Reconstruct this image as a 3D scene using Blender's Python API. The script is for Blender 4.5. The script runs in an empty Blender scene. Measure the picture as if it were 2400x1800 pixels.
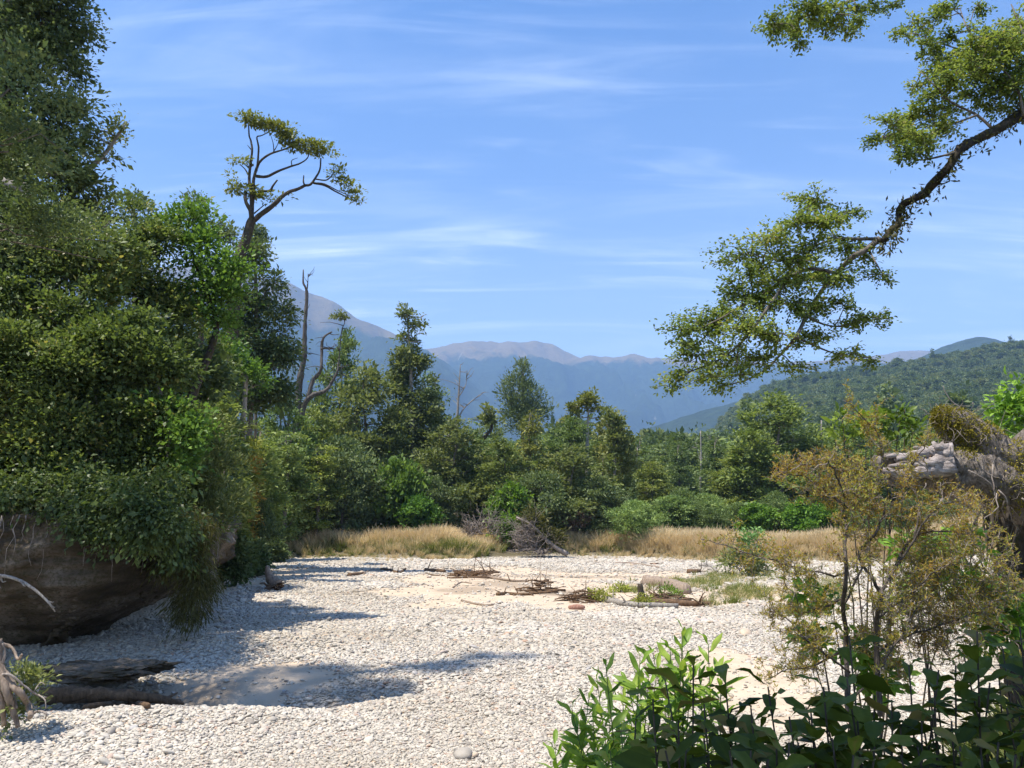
import bpy, math, random
import numpy as np
from mathutils import Vector, Matrix

S = bpy.context.scene
COL = S.collection
PI = math.pi
rng = np.random.default_rng(7)

# ------------------------------------------------------------------ camera
FPX, PITCH, CAMZ = 1803.0, math.radians(10.06), 3.0
cam_d = bpy.data.cameras.new("camera")
cam = bpy.data.objects.new("camera", cam_d)
COL.objects.link(cam)
cam.location = (0, 0, CAMZ)
cam.rotation_euler = (PI / 2 + PITCH, 0, 0)
cam_d.sensor_width = 36.0
cam_d.lens = 36.0 * FPX / 2400.0
cam_d.clip_start = 0.05
cam_d.clip_end = 30000
S.camera = cam

# ------------------------------------------------------------------ light
SUN_EL = math.radians(68)
SUN_H = Vector((-0.90, -0.43, 0)).normalized()
SUNV = Vector((SUN_H.x * math.cos(SUN_EL), SUN_H.y * math.cos(SUN_EL), math.sin(SUN_EL)))
sun_d = bpy.data.lights.new("sun", 'SUN')
sun_d.energy = 5.0
sun_d.angle = math.radians(0.53)
sun_d.color = (1.0, 0.93, 0.82)
sun = bpy.data.objects.new("sun", sun_d)
COL.objects.link(sun)
sun.rotation_euler = (-SUNV).to_track_quat('-Z', 'Y').to_euler()

world = bpy.data.worlds.new("World")
S.world = world
world.use_nodes = True
wt = world.node_tree
wt.nodes.clear()


def N(t, kind, **kw):
    n = t.nodes.new(kind)
    for k, v in kw.items():
        if k.startswith('i_'):
            key = k[2:]
            key = int(key) if key.isdigit() else key.replace('_', ' ')
            n.inputs[key].default_value = v
        else:
            setattr(n, k, v)
    return n


def math_node(t, op, a, b=None, clamp=False):
    n = t.nodes.new('ShaderNodeMath')
    n.operation = op
    n.use_clamp = clamp
    for i, x in enumerate((a, b)):
        if x is None:
            continue
        if isinstance(x, (int, float)):
            n.inputs[i].default_value = x
        else:
            t.links.new(x, n.inputs[i])
    return n.outputs[0]


def ramp(t, fac, stops, interp='LINEAR'):
    n = t.nodes.new('ShaderNodeValToRGB')
    n.color_ramp.interpolation = interp
    el = n.color_ramp.elements
    while len(el) < len(stops):
        el.new(0.5)
    for e, (p, c) in zip(el, stops):
        e.position = p
        e.color = (c[0], c[1], c[2], 1) if hasattr(c, '__len__') else (c, c, c, 1)
    t.links.new(fac, n.inputs[0])
    return n.outputs[0]


def mixc(t, fac, a, b, mode='MIX'):
    n = t.nodes.new('ShaderNodeMix')
    n.data_type = 'RGBA'
    n.blend_type = mode
    for i, x in ((0, fac), (6, a), (7, b)):
        if isinstance(x, (int, float)):
            n.inputs[i].default_value = x
        elif isinstance(x, tuple):
            n.inputs[i].default_value = (x[0], x[1], x[2], 1)
        else:
            t.links.new(x, n.inputs[i])
    return n.outputs[2]


SKY_ROT = math.atan2(SUN_H.x, SUN_H.y)
sky = N(wt, 'ShaderNodeTexSky', sky_type='NISHITA', sun_disc=False, sun_elevation=SUN_EL,
        sun_rotation=SKY_ROT, altitude=100.0, air_density=1.0, dust_density=0.25, ozone_density=3.2)
tc = N(wt, 'ShaderNodeTexCoord')
sep = N(wt, 'ShaderNodeSeparateXYZ')
wt.links.new(tc.outputs['Generated'], sep.inputs[0])
zz = math_node(wt, 'ADD', math_node(wt, 'MAXIMUM', sep.outputs[2], 0.0), 0.16)
px_ = math_node(wt, 'DIVIDE', sep.outputs[0], zz)
py_ = math_node(wt, 'DIVIDE', sep.outputs[1], zz)
comb = N(wt, 'ShaderNodeCombineXYZ')
wt.links.new(px_, comb.inputs[0])
wt.links.new(py_, comb.inputs[1])


def cloud_layer(rot, sx, sy, scale, off, lo, hi, dist):
    mp = N(wt, 'ShaderNodeMapping')
    mp.inputs['Rotation'].default_value = (0, 0, rot)
    mp.inputs['Scale'].default_value = (sx, sy, 1)
    mp.inputs['Location'].default_value = off
    wt.links.new(comb.outputs[0], mp.inputs[0])
    nz = N(wt, 'ShaderNodeTexNoise', i_Scale=scale, i_Detail=7.0, i_Roughness=0.58, i_Distortion=dist)
    wt.links.new(mp.outputs[0], nz.inputs['Vector'])
    return ramp(wt, nz.outputs[0], [(lo, 0.0), (hi, 1.0)], 'EASE')


c1 = cloud_layer(-0.5, 0.5, 1.9, 1.5, (2.3, 0.4, 0), 0.46, 0.78, 1.1)
c2 = cloud_layer(-0.62, 0.6, 4.2, 2.2, (5.1, 2.2, 3), 0.48, 0.78, 1.3)
c3 = cloud_layer(0.05, 0.5, 0.8, 0.9, (8.0, 1.0, 7), 0.40, 0.75, 0.2)
cm = math_node(wt, 'ADD', math_node(wt, 'MULTIPLY', math_node(wt, 'MULTIPLY', c1, math_node(wt, 'ADD', c3, 0.25)), 0.5), math_node(wt, 'MULTIPLY', math_node(wt, 'MULTIPLY', c2, c3), 0.7), clamp=True)
hz = ramp(wt, sep.outputs[2], [(0.0, 0.38), (0.22, 0.24), (0.42, 0.06), (0.65, 0.0)])
cm = math_node(wt, 'ADD', cm, hz, clamp=True)
skyc = N(wt, 'ShaderNodeHueSaturation', i_Hue=0.505, i_Saturation=1.25, i_Value=1.0)
wt.links.new(sky.outputs[0], skyc.inputs['Color'])
cmix = mixc(wt, cm, skyc.outputs[0], (7.2, 7.7, 8.4))
bg = N(wt, 'ShaderNodeBackground', i_Strength=0.115)
wt.links.new(cmix, bg.inputs[0])
wo = N(wt, 'ShaderNodeOutputWorld')
wt.links.new(bg.outputs[0], wo.inputs[0])

S.view_settings.view_transform = 'Standard'
S.view_settings.look = 'None'
S.view_settings.gamma = 1
S.view_settings.use_curve_mapping = False
S.view_settings.exposure = 1.06
S.render.engine = 'CYCLES'
S.cycles.use_denoising = True
S.cycles.max_bounces = 6
S.cycles.diffuse_bounces = 3
S.cycles.glossy_bounces = 2
S.cycles.transmission_bounces = 3
S.cycles.volume_bounces = 0
S.cycles.transparent_max_bounces = 4
S.cycles.use_adaptive_sampling = True
S.cycles.adaptive_threshold = 0.015

# ------------------------------------------------------------------ pixel helpers (2400 x 1800 photograph)
SP, CP = math.sin(PITCH), math.cos(PITCH)


def ray(u, v):
    cx, cy = (u - 1200) / FPX, (900 - v) / FPX
    return np.array([cx, CP - cy * SP, cy * CP + SP])


def at(u, v, Y):
    d = ray(u, v)
    return d * (Y / d[1]) + np.array([0, 0, CAMZ])


def gnd(u, v, z=0.0):
    d = ray(u, v)
    return d * ((z - CAMZ) / d[2]) + np.array([0, 0, CAMZ])


def to_px(p):
    p = np.asarray(p, float)
    x, y, z = p[..., 0], p[..., 1], p[..., 2] - CAMZ
    f = y * CP + z * SP
    up = -y * SP + z * CP
    return 1200 + FPX * x / f, 900 - FPX * up / f


# ------------------------------------------------------------------ numpy noise
def vnoise(p, seed=0):
    p = np.asarray(p, float)
    i = np.floor(p).astype(np.int64)
    f = p - i
    f = f * f * (3 - 2 * f)
    M = np.uint64(0xffffffff)

    def h(dx, dy, dz):
        n = ((i[..., 0] + dx) * 374761393 + (i[..., 1] + dy) * 668265263 + (i[..., 2] + dz) * 2147483647 + seed * 974711)
        n = n.astype(np.uint64) & M
        n = ((n ^ (n >> np.uint64(13))) * np.uint64(1274126177)) & M
        n = n ^ (n >> np.uint64(16))
        return (n & np.uint64(0xffff)).astype(float) / 65535.0
    x, y, z = f[..., 0], f[..., 1], f[..., 2]
    a = h(0, 0, 0) * (1 - x) + h(1, 0, 0) * x
    b = h(0, 1, 0) * (1 - x) + h(1, 1, 0) * x
    c = h(0, 0, 1) * (1 - x) + h(1, 0, 1) * x
    d = h(0, 1, 1) * (1 - x) + h(1, 1, 1) * x
    return (a * (1 - y) + b * y) * (1 - z) + (c * (1 - y) + d * y) * z


def fbm(p, oct=4, seed=0, gain=0.5, lac=2.03):
    p = np.asarray(p, float)
    s, a, tot = 0, 1.0, 0
    for o in range(oct):
        s = s + a * (vnoise(p, seed + o * 17) - 0.5)
        tot += a
        a *= gain
        p = p * lac
    return s / tot * 2


def fbm2(x, y, sc, oct=4, seed=0):
    return fbm(np.stack([x * sc, y * sc, np.zeros_like(x)], -1), oct, seed)


def sstep(a, b, x):
    t = np.clip((x - a) / (b - a), 0, 1)
    return t * t * (3 - 2 * t)


def unit(v):
    v = np.asarray(v, float)
    return v / np.maximum(np.linalg.norm(v, axis=-1, keepdims=True), 1e-9)


# ------------------------------------------------------------------ mesh builder
class MB:
    def __init__(self):
        self.v, self.q, self.t, self.c, self.n = [], [], [], [], 0

    def add(self, v, quads=None, tris=None, tint=0.5):
        v = np.asarray(v, float).reshape(-1, 3)
        self.v.append(v)
        self.c.append(np.full(len(v), tint) if np.isscalar(tint) else np.asarray(tint, float))
        if quads is not None and len(quads):
            self.q.append(np.asarray(quads, np.int64) + self.n)
        if tris is not None and len(tris):
            self.t.append(np.asarray(tris, np.int64) + self.n)
        self.n += len(v)

    def mesh(self, name, mats, origin=(0, 0, 0), smooth=False):
        me = bpy.data.meshes.new(name)
        V = np.concatenate(self.v) - np.asarray(origin, float)
        q = np.concatenate(self.q) if self.q else np.zeros((0, 4), np.int64)
        t = np.concatenate(self.t) if self.t else np.zeros((0, 3), np.int64)
        me.vertices.add(len(V))
        me.vertices.foreach_set('co', V.astype(np.float32).ravel())
        nl = len(q) * 4 + len(t) * 3
        me.loops.add(nl)
        me.loops.foreach_set('vertex_index', np.concatenate([q.ravel(), t.ravel()]).astype(np.int32))
        me.polygons.add(len(q) + len(t))
        st = np.concatenate([np.arange(len(q)) * 4, len(q) * 4 + np.arange(len(t)) * 3]).astype(np.int32)
        me.polygons.foreach_set('loop_start', st)
        if smooth:
            me.polygons.foreach_set('use_smooth', np.ones(len(q) + len(t), bool))
        a = me.attributes.new('tint', 'FLOAT', 'POINT')
        a.data.foreach_set('value', np.concatenate(self.c).astype(np.float32))
        for m in (mats if isinstance(mats, (list, tuple)) else [mats]):
            me.materials.append(m)
        me.update(calc_edges=True)
        return me

    def build(self, name, mats, parent=None, smooth=False, link=True):
        origin = parent.location if parent is not None else (0, 0, 0)
        p = parent
        if p is not None and p.parent is not None:
            origin = p.parent.location
        o = bpy.data.objects.new(name, self.mesh(name, mats, origin, smooth))
        if parent is not None:
            o.parent = parent
        if link:
            COL.objects.link(o)
        return o


def tag(o, label=None, cat=None, group=None, kind=None):
    if label:
        o['label'] = label
    if cat:
        o['category'] = cat
    if group:
        o['group'] = group
    if kind:
        o['kind'] = kind
    return o


def thing(name, label, cat, loc, group=None):
    o = bpy.data.objects.new(name, None)
    o.empty_display_size = 0.2
    COL.objects.link(o)
    o.location = tuple(float(c) for c in loc)
    return tag(o, label, cat, group)


def copy_thing(o, loc, scale=(1, 1, 1), rz=0.0, label=None, group=None, color=None):
    c = o.copy()
    COL.objects.link(c)
    c.location = tuple(float(k) for k in loc)
    c.scale = scale
    c.rotation_euler = (0, 0, rz)
    if label:
        c['label'] = label
    if group:
        c['group'] = group
    elif 'group' in c:
        del c['group']
    for ch in o.children:
        d = ch.copy()
        COL.objects.link(d)
        d.parent = c
        if color is not None and d.name.startswith('crown'):
            d.color = (*color, 1)
    return c


def frame_of(d):
    d = unit(d)
    ref = np.where(np.abs(d[..., 2:3]) < 0.9, np.array([0, 0, 1.0]), np.array([1.0, 0, 0]))
    a = unit(np.cross(ref, d))
    return a, np.cross(d, a)


def smooth_path(pts, k=4):
    """Catmull-Rom through pts"""
    P = np.asarray(pts, float)
    if len(P) < 3:
        return P
    Q = np.vstack([2 * P[0] - P[1], P, 2 * P[-1] - P[-2]])
    out = []
    for i in range(1, len(Q) - 2):
        for t in np.linspace(0, 1, k, endpoint=False):
            a, b, c, d = Q[i - 1], Q[i], Q[i + 1], Q[i + 2]
            out.append(0.5 * (2 * b + (c - a) * t + (2 * a - 5 * b + 4 * c - d) * t * t + (3 * b - a - 3 * c + d) * t ** 3))
    out.append(P[-1])
    return np.array(out)


def tube(mb, pts, r0, r1=None, n=6, tint=0.5, rough=0.0, radii=None, seed=None):
    P = np.asarray(pts, float)
    m = len(P)
    R = np.asarray(radii, float) if radii is not None else np.linspace(r0, r0 if r1 is None else r1, m)
    if len(R) != m:
        R = np.interp(np.linspace(0, 1, m), np.linspace(0, 1, len(R)), R)
    T = np.gradient(P, axis=0)
    a, b = frame_of(T)
    # keep the frame from flipping
    for i in range(1, m):
        proj = a[i - 1] - T[i] * (a[i - 1] @ T[i]) / max(T[i] @ T[i], 1e-12)
        ln = np.linalg.norm(proj)
        if ln > 1e-6:
            a[i] = proj / ln
            b[i] = np.cross(unit(T[i]), a[i])
    ang = np.arange(n) * 2 * PI / n
    rr = R[:, None] * np.ones((m, n))
    if rough:
        rr = rr * (1 + rough * rng.uniform(-1, 1, (m, n)))
    V = P[:, None, :] + rr[..., None] * (np.cos(ang)[None, :, None] * a[:, None, :] + np.sin(ang)[None, :, None] * b[:, None, :])
    V = V.reshape(-1, 3)
    i = np.arange(m - 1)[:, None] * n
    j = np.arange(n)[None, :]
    jn = (j + 1) % n
    Q = np.stack([i + j, i + jn, i + n + jn, i + n + j], -1).reshape(-1, 4)
    V = np.vstack([V, P[-1:], P[:1]])
    k = m * n
    tr = [[(m - 1) * n + x, (m - 1) * n + (x + 1) % n, k] for x in range(n)] + [[(x + 1) % n, x, k + 1] for x in range(n)]
    if np.isscalar(tint):
        tn = tint
    else:
        tn = np.concatenate([np.repeat(np.asarray(tint), n), [tint[-1], tint[0]]])
    mb.add(V, Q, tr, tn)


def leaf_quads(mb, P, D, Nn, L, W, tint, fold=0.25):
    """diamond leaves, one folded quad each, vectorised"""
    n = len(P)
    D = unit(D)
    s = unit(np.cross(D, Nn))
    nn = np.cross(s, D)
    L = np.broadcast_to(L, (n,))[:, None]
    W = np.broadcast_to(W, (n,))[:, None]
    mid = P + D * L * 0.48 + nn * W * fold
    V = np.stack([P, mid - s * W * 0.5, P + D * L, mid + s * W * 0.5], 1).reshape(-1, 3)
    Q = np.arange(n * 4).reshape(n, 4)
    mb.add(V, Q, None, np.repeat(np.broadcast_to(tint, (n,)), 4))


def leaf_fine(mb, P, D, Nn, L, W, tint, curl=0.15, fold=0.18):
    """eight-vertex leaves with a mid rib and a pointed tip"""
    n = len(P)
    D = unit(D)
    s = unit(np.cross(D, Nn))
    nn = np.cross(s, D)
    L = np.broadcast_to(L, (n,))[:, None]
    W = np.broadcast_to(W, (n,))[:, None]

    def st(f, w, dz):
        c = P + D * L * f - nn * L * curl * f * f
        if w == 0:
            return [c]
        return [c - s * W * w / 2 + nn * W * fold * w, c, c + s * W * w / 2 + nn * W * fold * w]
    rows = st(0, 0, 0) + st(0.3, 0.85, 0) + st(0.65, 0.9, 0) + st(1.0, 0, 0)
    V = np.stack(rows, 1).reshape(-1, 3)
    b = (np.arange(n) * 8)[:, None]
    tr = np.concatenate([b + np.array([[0, 1, 2]]), b + np.array([[0, 2, 3]]), b + np.array([[4, 7, 5]]), b + np.array([[5, 7, 6]])])
    qd = np.concatenate([b + np.array([[1, 4, 5, 2]]), b + np.array([[2, 5, 6, 3]])])
    mb.add(V, qd, tr, np.repeat(np.broadcast_to(tint, (n,)), 8))


def foliage(mb, blobs, n_cl, per, L, W, flat=0.5, up=0.6, shell=(0.5, 1.05), spread=0.35, droop=0.0, low=-0.55,
            tint=(0.1, 0.9), fine=False, r=None, hang=0.0, gap=None, thr=-0.12):
    """leaf clusters through the volume of a set of ellipsoids (cx,cy,cz,rx,ry,rz)"""
    r = r or rng
    B = np.asarray(blobs, float)
    w = (B[:, 3] * B[:, 4] * B[:, 5]) ** (2 / 3)
    k = r.choice(len(B), n_cl, p=w / w.sum())
    d = unit(r.normal(size=(n_cl, 3)))
    d[:, 2] = np.where(d[:, 2] < low, -d[:, 2] * 0.5, d[:, 2])
    d = unit(d)
    rad = r.uniform(shell[0], shell[1], n_cl) ** 0.7
    rad *= 1 + 0.45 * fbm(d * 2.6 + k[:, None] * 7.1, 3, 5)
    C = B[k, :3] + d * B[k, 3:6] * rad[:, None]
    g = fbm(C / (gap or spread * 4.5) + 31.7, 3, 12)
    ok = g > thr
    C, d, k = C[ok], d[ok], k[ok]
    n_cl = len(C)
    out = unit(d / np.maximum(B[k, 3:6], 0.05))
    sprig = r.uniform(0, 1, n_cl) < .09
    C = C + np.where(sprig[:, None], out * spread * r.uniform(.8, 2.4, (n_cl, 1)), 0)
    ct = r.uniform(tint[0], tint[1], n_cl) * 0.6 + 0.4 * r.uniform(tint[0], tint[1], len(B))[k]
    cs = spread * r.uniform(0.6, 1.4, n_cl)
    n = n_cl * per
    kk = np.repeat(np.arange(n_cl), per)
    off = r.normal(size=(n, 3)) * np.array([1, 1, flat]) * cs[kk][:, None]
    if hang:
        off[:, 2] -= np.abs(r.normal(size=n)) * hang
    P = C[kk] + off
    D = unit(out[kk] * 0.7 + unit(off) * 0.6 + r.normal(size=(n, 3)) * 0.45 + np.array([0, 0, -droop]))
    Nn = unit(out[kk] * 0.35 + np.array([0, 0, up]) + r.normal(size=(n, 3)) * 0.42)
    s = np.exp(r.normal(size=n) * .28) * r.uniform(.8, 1.2, n_cl)[kk]
    t = np.clip(ct[kk] + r.normal(size=n) * 0.13, 0, 1)
    (leaf_fine if fine else leaf_quads)(mb, P, D, Nn, L * s, W * s, t)


def lumpy(B, k=4, f=.45, r=None):
    """break smooth ellipsoids up: a smaller core and lobes round its surface"""
    r = r or rng
    out = []
    for b in B:
        b = np.array(b)
        out.append((*b[:3], *(b[3:6] * .78)))
        for _ in range(k):
            d = unit(r.normal(size=3))
            d[2] = d[2] if d[2] > -.5 else -d[2]
            s = f * r.uniform(.6, 1.25)
            out.append((*(b[:3] + d * b[3:6] * r.uniform(.6, .95)), *(b[3:6] * s * np.array([1, 1, .8]))))
    return out


def wander(p0, p1, n=8, amp=0.1, sag=0.0, r=None):
    r = r or rng
    p0, p1 = np.asarray(p0, float), np.asarray(p1, float)
    t = np.linspace(0, 1, n)[:, None]
    P = p0 + (p1 - p0) * t
    L = np.linalg.norm(p1 - p0)
    nz = np.cumsum(r.normal(size=(n, 3)), 0)
    nz = nz - nz[0] - (nz[-1] - nz[0]) * t
    P = P + nz * amp * L / n ** 0.5 * 0.5
    P[:, 2] += -sag * L * (4 * t[:, 0] * (1 - t[:, 0]))
    return P


# ------------------------------------------------------------------ materials
MATS = {}


def newmat(name):
    m = bpy.data.materials.new(name)
    m.use_nodes = True
    t = m.node_tree
    t.nodes.clear()
    out = N(t, 'ShaderNodeOutputMaterial')
    MATS[name] = m
    return m, t, out


def leafmat(name, stops, trans=0.35, rough=0.5, tcol=(1.25, 1.3, 0.7), spec=0.18, objcol=True):
    m, t, out = newmat(name)
    a = N(t, 'ShaderNodeAttribute', attribute_name='tint')
    c = ramp(t, a.outputs['Fac'], stops)
    if objcol:
        oi = N(t, 'ShaderNodeObjectInfo')
        c = mixc(t, 1.0, c, oi.outputs['Color'], 'MULTIPLY')
    p = N(t, 'ShaderNodeBsdfPrincipled', i_Roughness=rough)
    p.inputs['Specular IOR Level'].default_value = spec
    t.links.new(c, p.inputs['Base Color'])
    tr = N(t, 'ShaderNodeBsdfTranslucent')
    t.links.new(mixc(t, 1.0, c, tcol, 'MULTIPLY'), tr.inputs[0])
    mx = N(t, 'ShaderNodeMixShader', i_0=trans)
    t.links.new(p.outputs[0], mx.inputs[1])
    t.links.new(tr.outputs[0], mx.inputs[2])
    t.links.new(mx.outputs[0], out.inputs[0])
    return m


def barkmat(name, c0, c1, c2=None, scale=4.0, stretch=(3, 3, 0.6), moss=None, bump=0.6, rough=0.9):
    m, t, out = newmat(name)
    tc = N(t, 'ShaderNodeTexCoord')
    mp = N(t, 'ShaderNodeMapping')
    mp.inputs['Scale'].default_value = stretch
    t.links.new(tc.outputs['Object'], mp.inputs[0])
    nz = N(t, 'ShaderNodeTexNoise', i_Scale=scale, i_Detail=8.0, i_Roughness=0.65)
    t.links.new(mp.outputs[0], nz.inputs['Vector'])
    st = [(0.32, c0), (0.62, c1)] + ([(0.75, c2)] if c2 else [])
    c = ramp(t, nz.outputs[0], st)
    if moss:
        n2 = N(t, 'ShaderNodeTexNoise', i_Scale=moss[1], i_Detail=5.0, i_Roughness=0.6)
        t.links.new(tc.outputs['Object'], n2.inputs['Vector'])
        f = ramp(t, n2.outputs[0], [(moss[2], 0.0), (moss[2] + 0.1, 1.0)])
        c = mixc(t, f, c, moss[0])
    p = N(t, 'ShaderNodeBsdfPrincipled', i_Roughness=rough)
    p.inputs['Specular IOR Level'].default_value = 0.2
    t.links.new(c, p.inputs['Base Color'])
    b = N(t, 'ShaderNodeBump', i_Strength=bump, i_Distance=0.05)
    t.links.new(nz.outputs[0], b.inputs['Height'])
    t.links.new(b.outputs[0], p.inputs['Normal'])
    t.links.new(p.outputs[0], out.inputs[0])
    return m


M_beechleaf = leafmat('beech_leaf', [(0, (0.086, 0.127, 0.030)), (0.5, (0.198, 0.253, 0.059)), (0.85, (0.322, 0.365, 0.093)), (1, (0.348, 0.298, 0.093))], 0.4)
M_olive = leafmat('olive_leaf', [(0, (0.075, 0.100, 0.036)), (0.5, (0.151, 0.181, 0.063)), (1, (0.271, 0.289, 0.113))], 0.3)
M_dark = leafmat('dark_leaf', [(0, (0.055, 0.083, 0.035)), (0.5, (0.113, 0.155, 0.063)), (1, (0.209, 0.251, 0.099))], 0.28)
M_bright = leafmat('bright_leaf', [(0, (0.048, 0.105, 0.020)), (0.5, (0.103, 0.185, 0.036)), (1, (0.194, 0.308, 0.061))], 0.36, 0.42)
M_broad = leafmat('glossy_broad_leaf', [(0, (0.052, 0.079, 0.028)), (0.5, (0.114, 0.158, 0.047)), (0.9, (0.235, 0.281, 0.086)), (1, (0.342, 0.296, 0.097))], 0.36, 0.45, spec=0.3)
M_grey = leafmat('greygreen_leaf', [(0, (0.084, 0.120, 0.060)), (0.5, (0.138, 0.180, 0.090)), (1, (0.240, 0.288, 0.144))], 0.32)
M_yellowcrown = leafmat('yellow_green_leaf', [(0, (0.098, 0.113, 0.023)), (0.5, (0.185, 0.203, 0.044)), (1, (0.274, 0.281, 0.074))], 0.32)
M_coprosma = leafmat('ochre_small_leaf', [(0, (0.251, 0.126, 0.031)), (0.35, (0.338, 0.224, 0.043)), (0.7, (0.364, 0.324, 0.061)), (1, (0.351, 0.422, 0.097))], 0.4)
M_willow = leafmat('narrow_leaf', [(0, (0.117, 0.201, 0.033)), (0.5, (0.221, 0.342, 0.055)), (1, (0.364, 0.448, 0.088))], 0.42, 0.4)
M_tan = leafmat('dry_grass_blade', [(0, (0.270, 0.282, 0.104)), (0.3, (0.520, 0.441, 0.234)), (0.7, (0.686, 0.554, 0.325)), (1, (0.770, 0.621, 0.416))], 0.35, 0.6, (1.1, 1.0, 0.8), objcol=False)
M_green_grass = leafmat('green_grass_blade', [(0, (0.1, 0.13, 0.03)), (0.6, (0.2, 0.22, 0.06)), (1, (0.36, 0.33, 0.12))], 0.35, 0.5)
M_plume = leafmat('plume', [(0, (0.5, 0.42, 0.28)), (1, (0.75, 0.66, 0.46))], 0.4, 0.8, (1, 1, 0.9))
M_fern = leafmat('hanging_fern', [(0, (0.05, 0.05, 0.015)), (0.5, (0.085, 0.085, 0.025)), (1, (0.14, 0.13, 0.04))], 0.3)
M_moss = leafmat('moss', [(0, (0.085, 0.080, 0.016)), (0.5, (0.204, 0.184, 0.026)), (1, (0.374, 0.304, 0.046))], 0.25, 0.8)

M_bark = barkmat('forest_bark', (0.06, 0.05, 0.04), (0.19, 0.165, 0.135), (0.28, 0.25, 0.21))
M_palebark = barkmat('pale_bark', (0.16, 0.135, 0.11), (0.36, 0.32, 0.27), (0.5, 0.46, 0.4), scale=5)
M_darkbark = barkmat('mossy_dark_bark', (0.025, 0.02, 0.015), (0.075, 0.06, 0.045), (0.3, 0.28, 0.25), scale=3, stretch=(2, 2, 2), moss=((0.05, 0.045, 0.015), 5, 0.52))
M_driftwood = barkmat('driftwood', (0.13, 0.095, 0.07), (0.32, 0.25, 0.19), (0.46, 0.39, 0.32), scale=5)
M_greywood = barkmat('bleached_wood', (0.12, 0.105, 0.09), (0.32, 0.29, 0.25), (0.45, 0.42, 0.38), scale=6)
M_brownwood = barkmat('wet_brown_wood', (0.06, 0.04, 0.025), (0.17, 0.105, 0.06), (0.27, 0.17, 0.1), scale=5)
M_twig = barkmat('grey_twig', (0.14, 0.11, 0.09), (0.34, 0.29, 0.25), scale=8)
M_darkstem = barkmat('dark_stem', (0.03, 0.024, 0.018), (0.1, 0.08, 0.06), scale=8)
M_limb = barkmat('mossy_limb', (0.012, 0.01, 0.008), (0.045, 0.036, 0.026), (0.22, 0.2, 0.17), scale=3, stretch=(2, 2, 2), moss=((0.035, 0.03, 0.01), 5, 0.5))
M_rootmass = barkmat('root_mass', (0.07, 0.058, 0.048), (0.24, 0.205, 0.175), (0.36, 0.32, 0.28), scale=16, stretch=(1.6, 1.6, 0.8), moss=((0.2, 0.13, 0.03), 2.4, 0.62), bump=0.8)
M_greenstem = barkmat('green_stem', (0.06, 0.09, 0.02), (0.14, 0.17, 0.05), scale=8, bump=0.1)

# ------------------------------------------------------------------ ground
CLIFF = np.array([(-40, 9.5), (-24, 12.5), (-14, 15.6), (-11.0, 16.7), (-9.35, 17.3), (-8.85, 18.6), (-8.9, 20.6), (-9.4, 23.0), (-10.6, 27), (-12.5, 34), (-15.5, 45), (-19.5, 58), (-26, 72), (-40, 95)], float)
CL = smooth_path(CLIFF, 8)


def cliff_sd(x, y):
    """signed distance to the foot of the left bank, positive inside the bank"""
    P = np.stack([x, y], -1).reshape(-1, 2)
    best = np.full(len(P), 1e9)
    sign = np.zeros(len(P))
    for i in range(len(CL) - 1):
        a, b = CL[i, :2], CL[i + 1, :2]
        ab = b - a
        t = np.clip(((P - a) @ ab) / (ab @ ab), 0, 1)
        q = a + t[:, None] * ab
        dd = np.hypot(P[:, 0] - q[:, 0], P[:, 1] - q[:, 1])
        cr = ab[0] * (P[:, 1] - a[1]) - ab[1] * (P[:, 0] - a[0])
        m = dd < best - 1e-9
        best = np.where(m, dd, best)
        sign = np.where(m, np.sign(cr), sign)
    return (best * sign).reshape(np.shape(x))


def ell(u, v, ru, rv):
    """a patch on the river bed: centre and world radii from where it lies in the photograph"""
    c = gnd(u, v)
    x1 = gnd(u + ru, v)
    y0, y1 = gnd(u, v + rv), gnd(u, max(v - rv, 1262))
    return c[0], (y0[1] + y1[1]) / 2, abs(x1[0] - c[0]), abs(y1[1] - y0[1]) / 2


SAND = [ell(560, 1372, 75, 42), ell(1200, 1379, 270, 47), ell(1420, 1390, 170, 24), ell(1000, 1392, 90, 12), ell(1560, 1412, 160, 12), ell(1330, 1350, 270, 17),
        ell(1120, 1290, 140, 14), ell(1790, 1625, 150, 78), ell(1730, 1560, 90, 30), ell(600, 1580, 150, 24), ell(420, 1610, 130, 28),
        ell(1830, 1395, 160, 18), ell(1010, 1350, 60, 8)]
WET = [ell(1190, 1374, 70, 12), ell(1090, 1390, 70, 7), ell(1300, 1396, 60, 6), ell(1330, 1348, 160, 5), ell(420, 1612, 130, 22)]
MUDGREEN = [ell(1650, 1372, 120, 10), ell(1740, 1390, 80, 8)]


def patches(x, y, L, seed, warp=0.75):
    m = np.zeros_like(x)
    for i, (cx, cy, rx, ry) in enumerate(L):
        dx, dy = (x - cx) / max(rx, 0.1), (y - cy) / max(ry, 0.1)
        d = np.sqrt(dx * dx + dy * dy)
        d = d + warp * fbm2(x, y, 2.2 / max(min(rx, ry), 0.6), 4, seed + i)
        m = np.maximum(m, sstep(1.38, 0.9, d))
    return m


def terrace_edge(x):
    return 64.5 + 2.2 * np.sin(x * 0.13 + 0.4) + 1.5 * np.sin(x * 0.31) + np.where(x > 10, (x - 10) * -0.55, 0) * (x < 30) + np.where(x >= 30, -11, 0)


def bank_front(x):
    return np.where(x < 1.5, 4.6 + 0.1 * np.maximum(x, -3), 4.75 + (x - 1.5) * 1.05)


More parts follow.
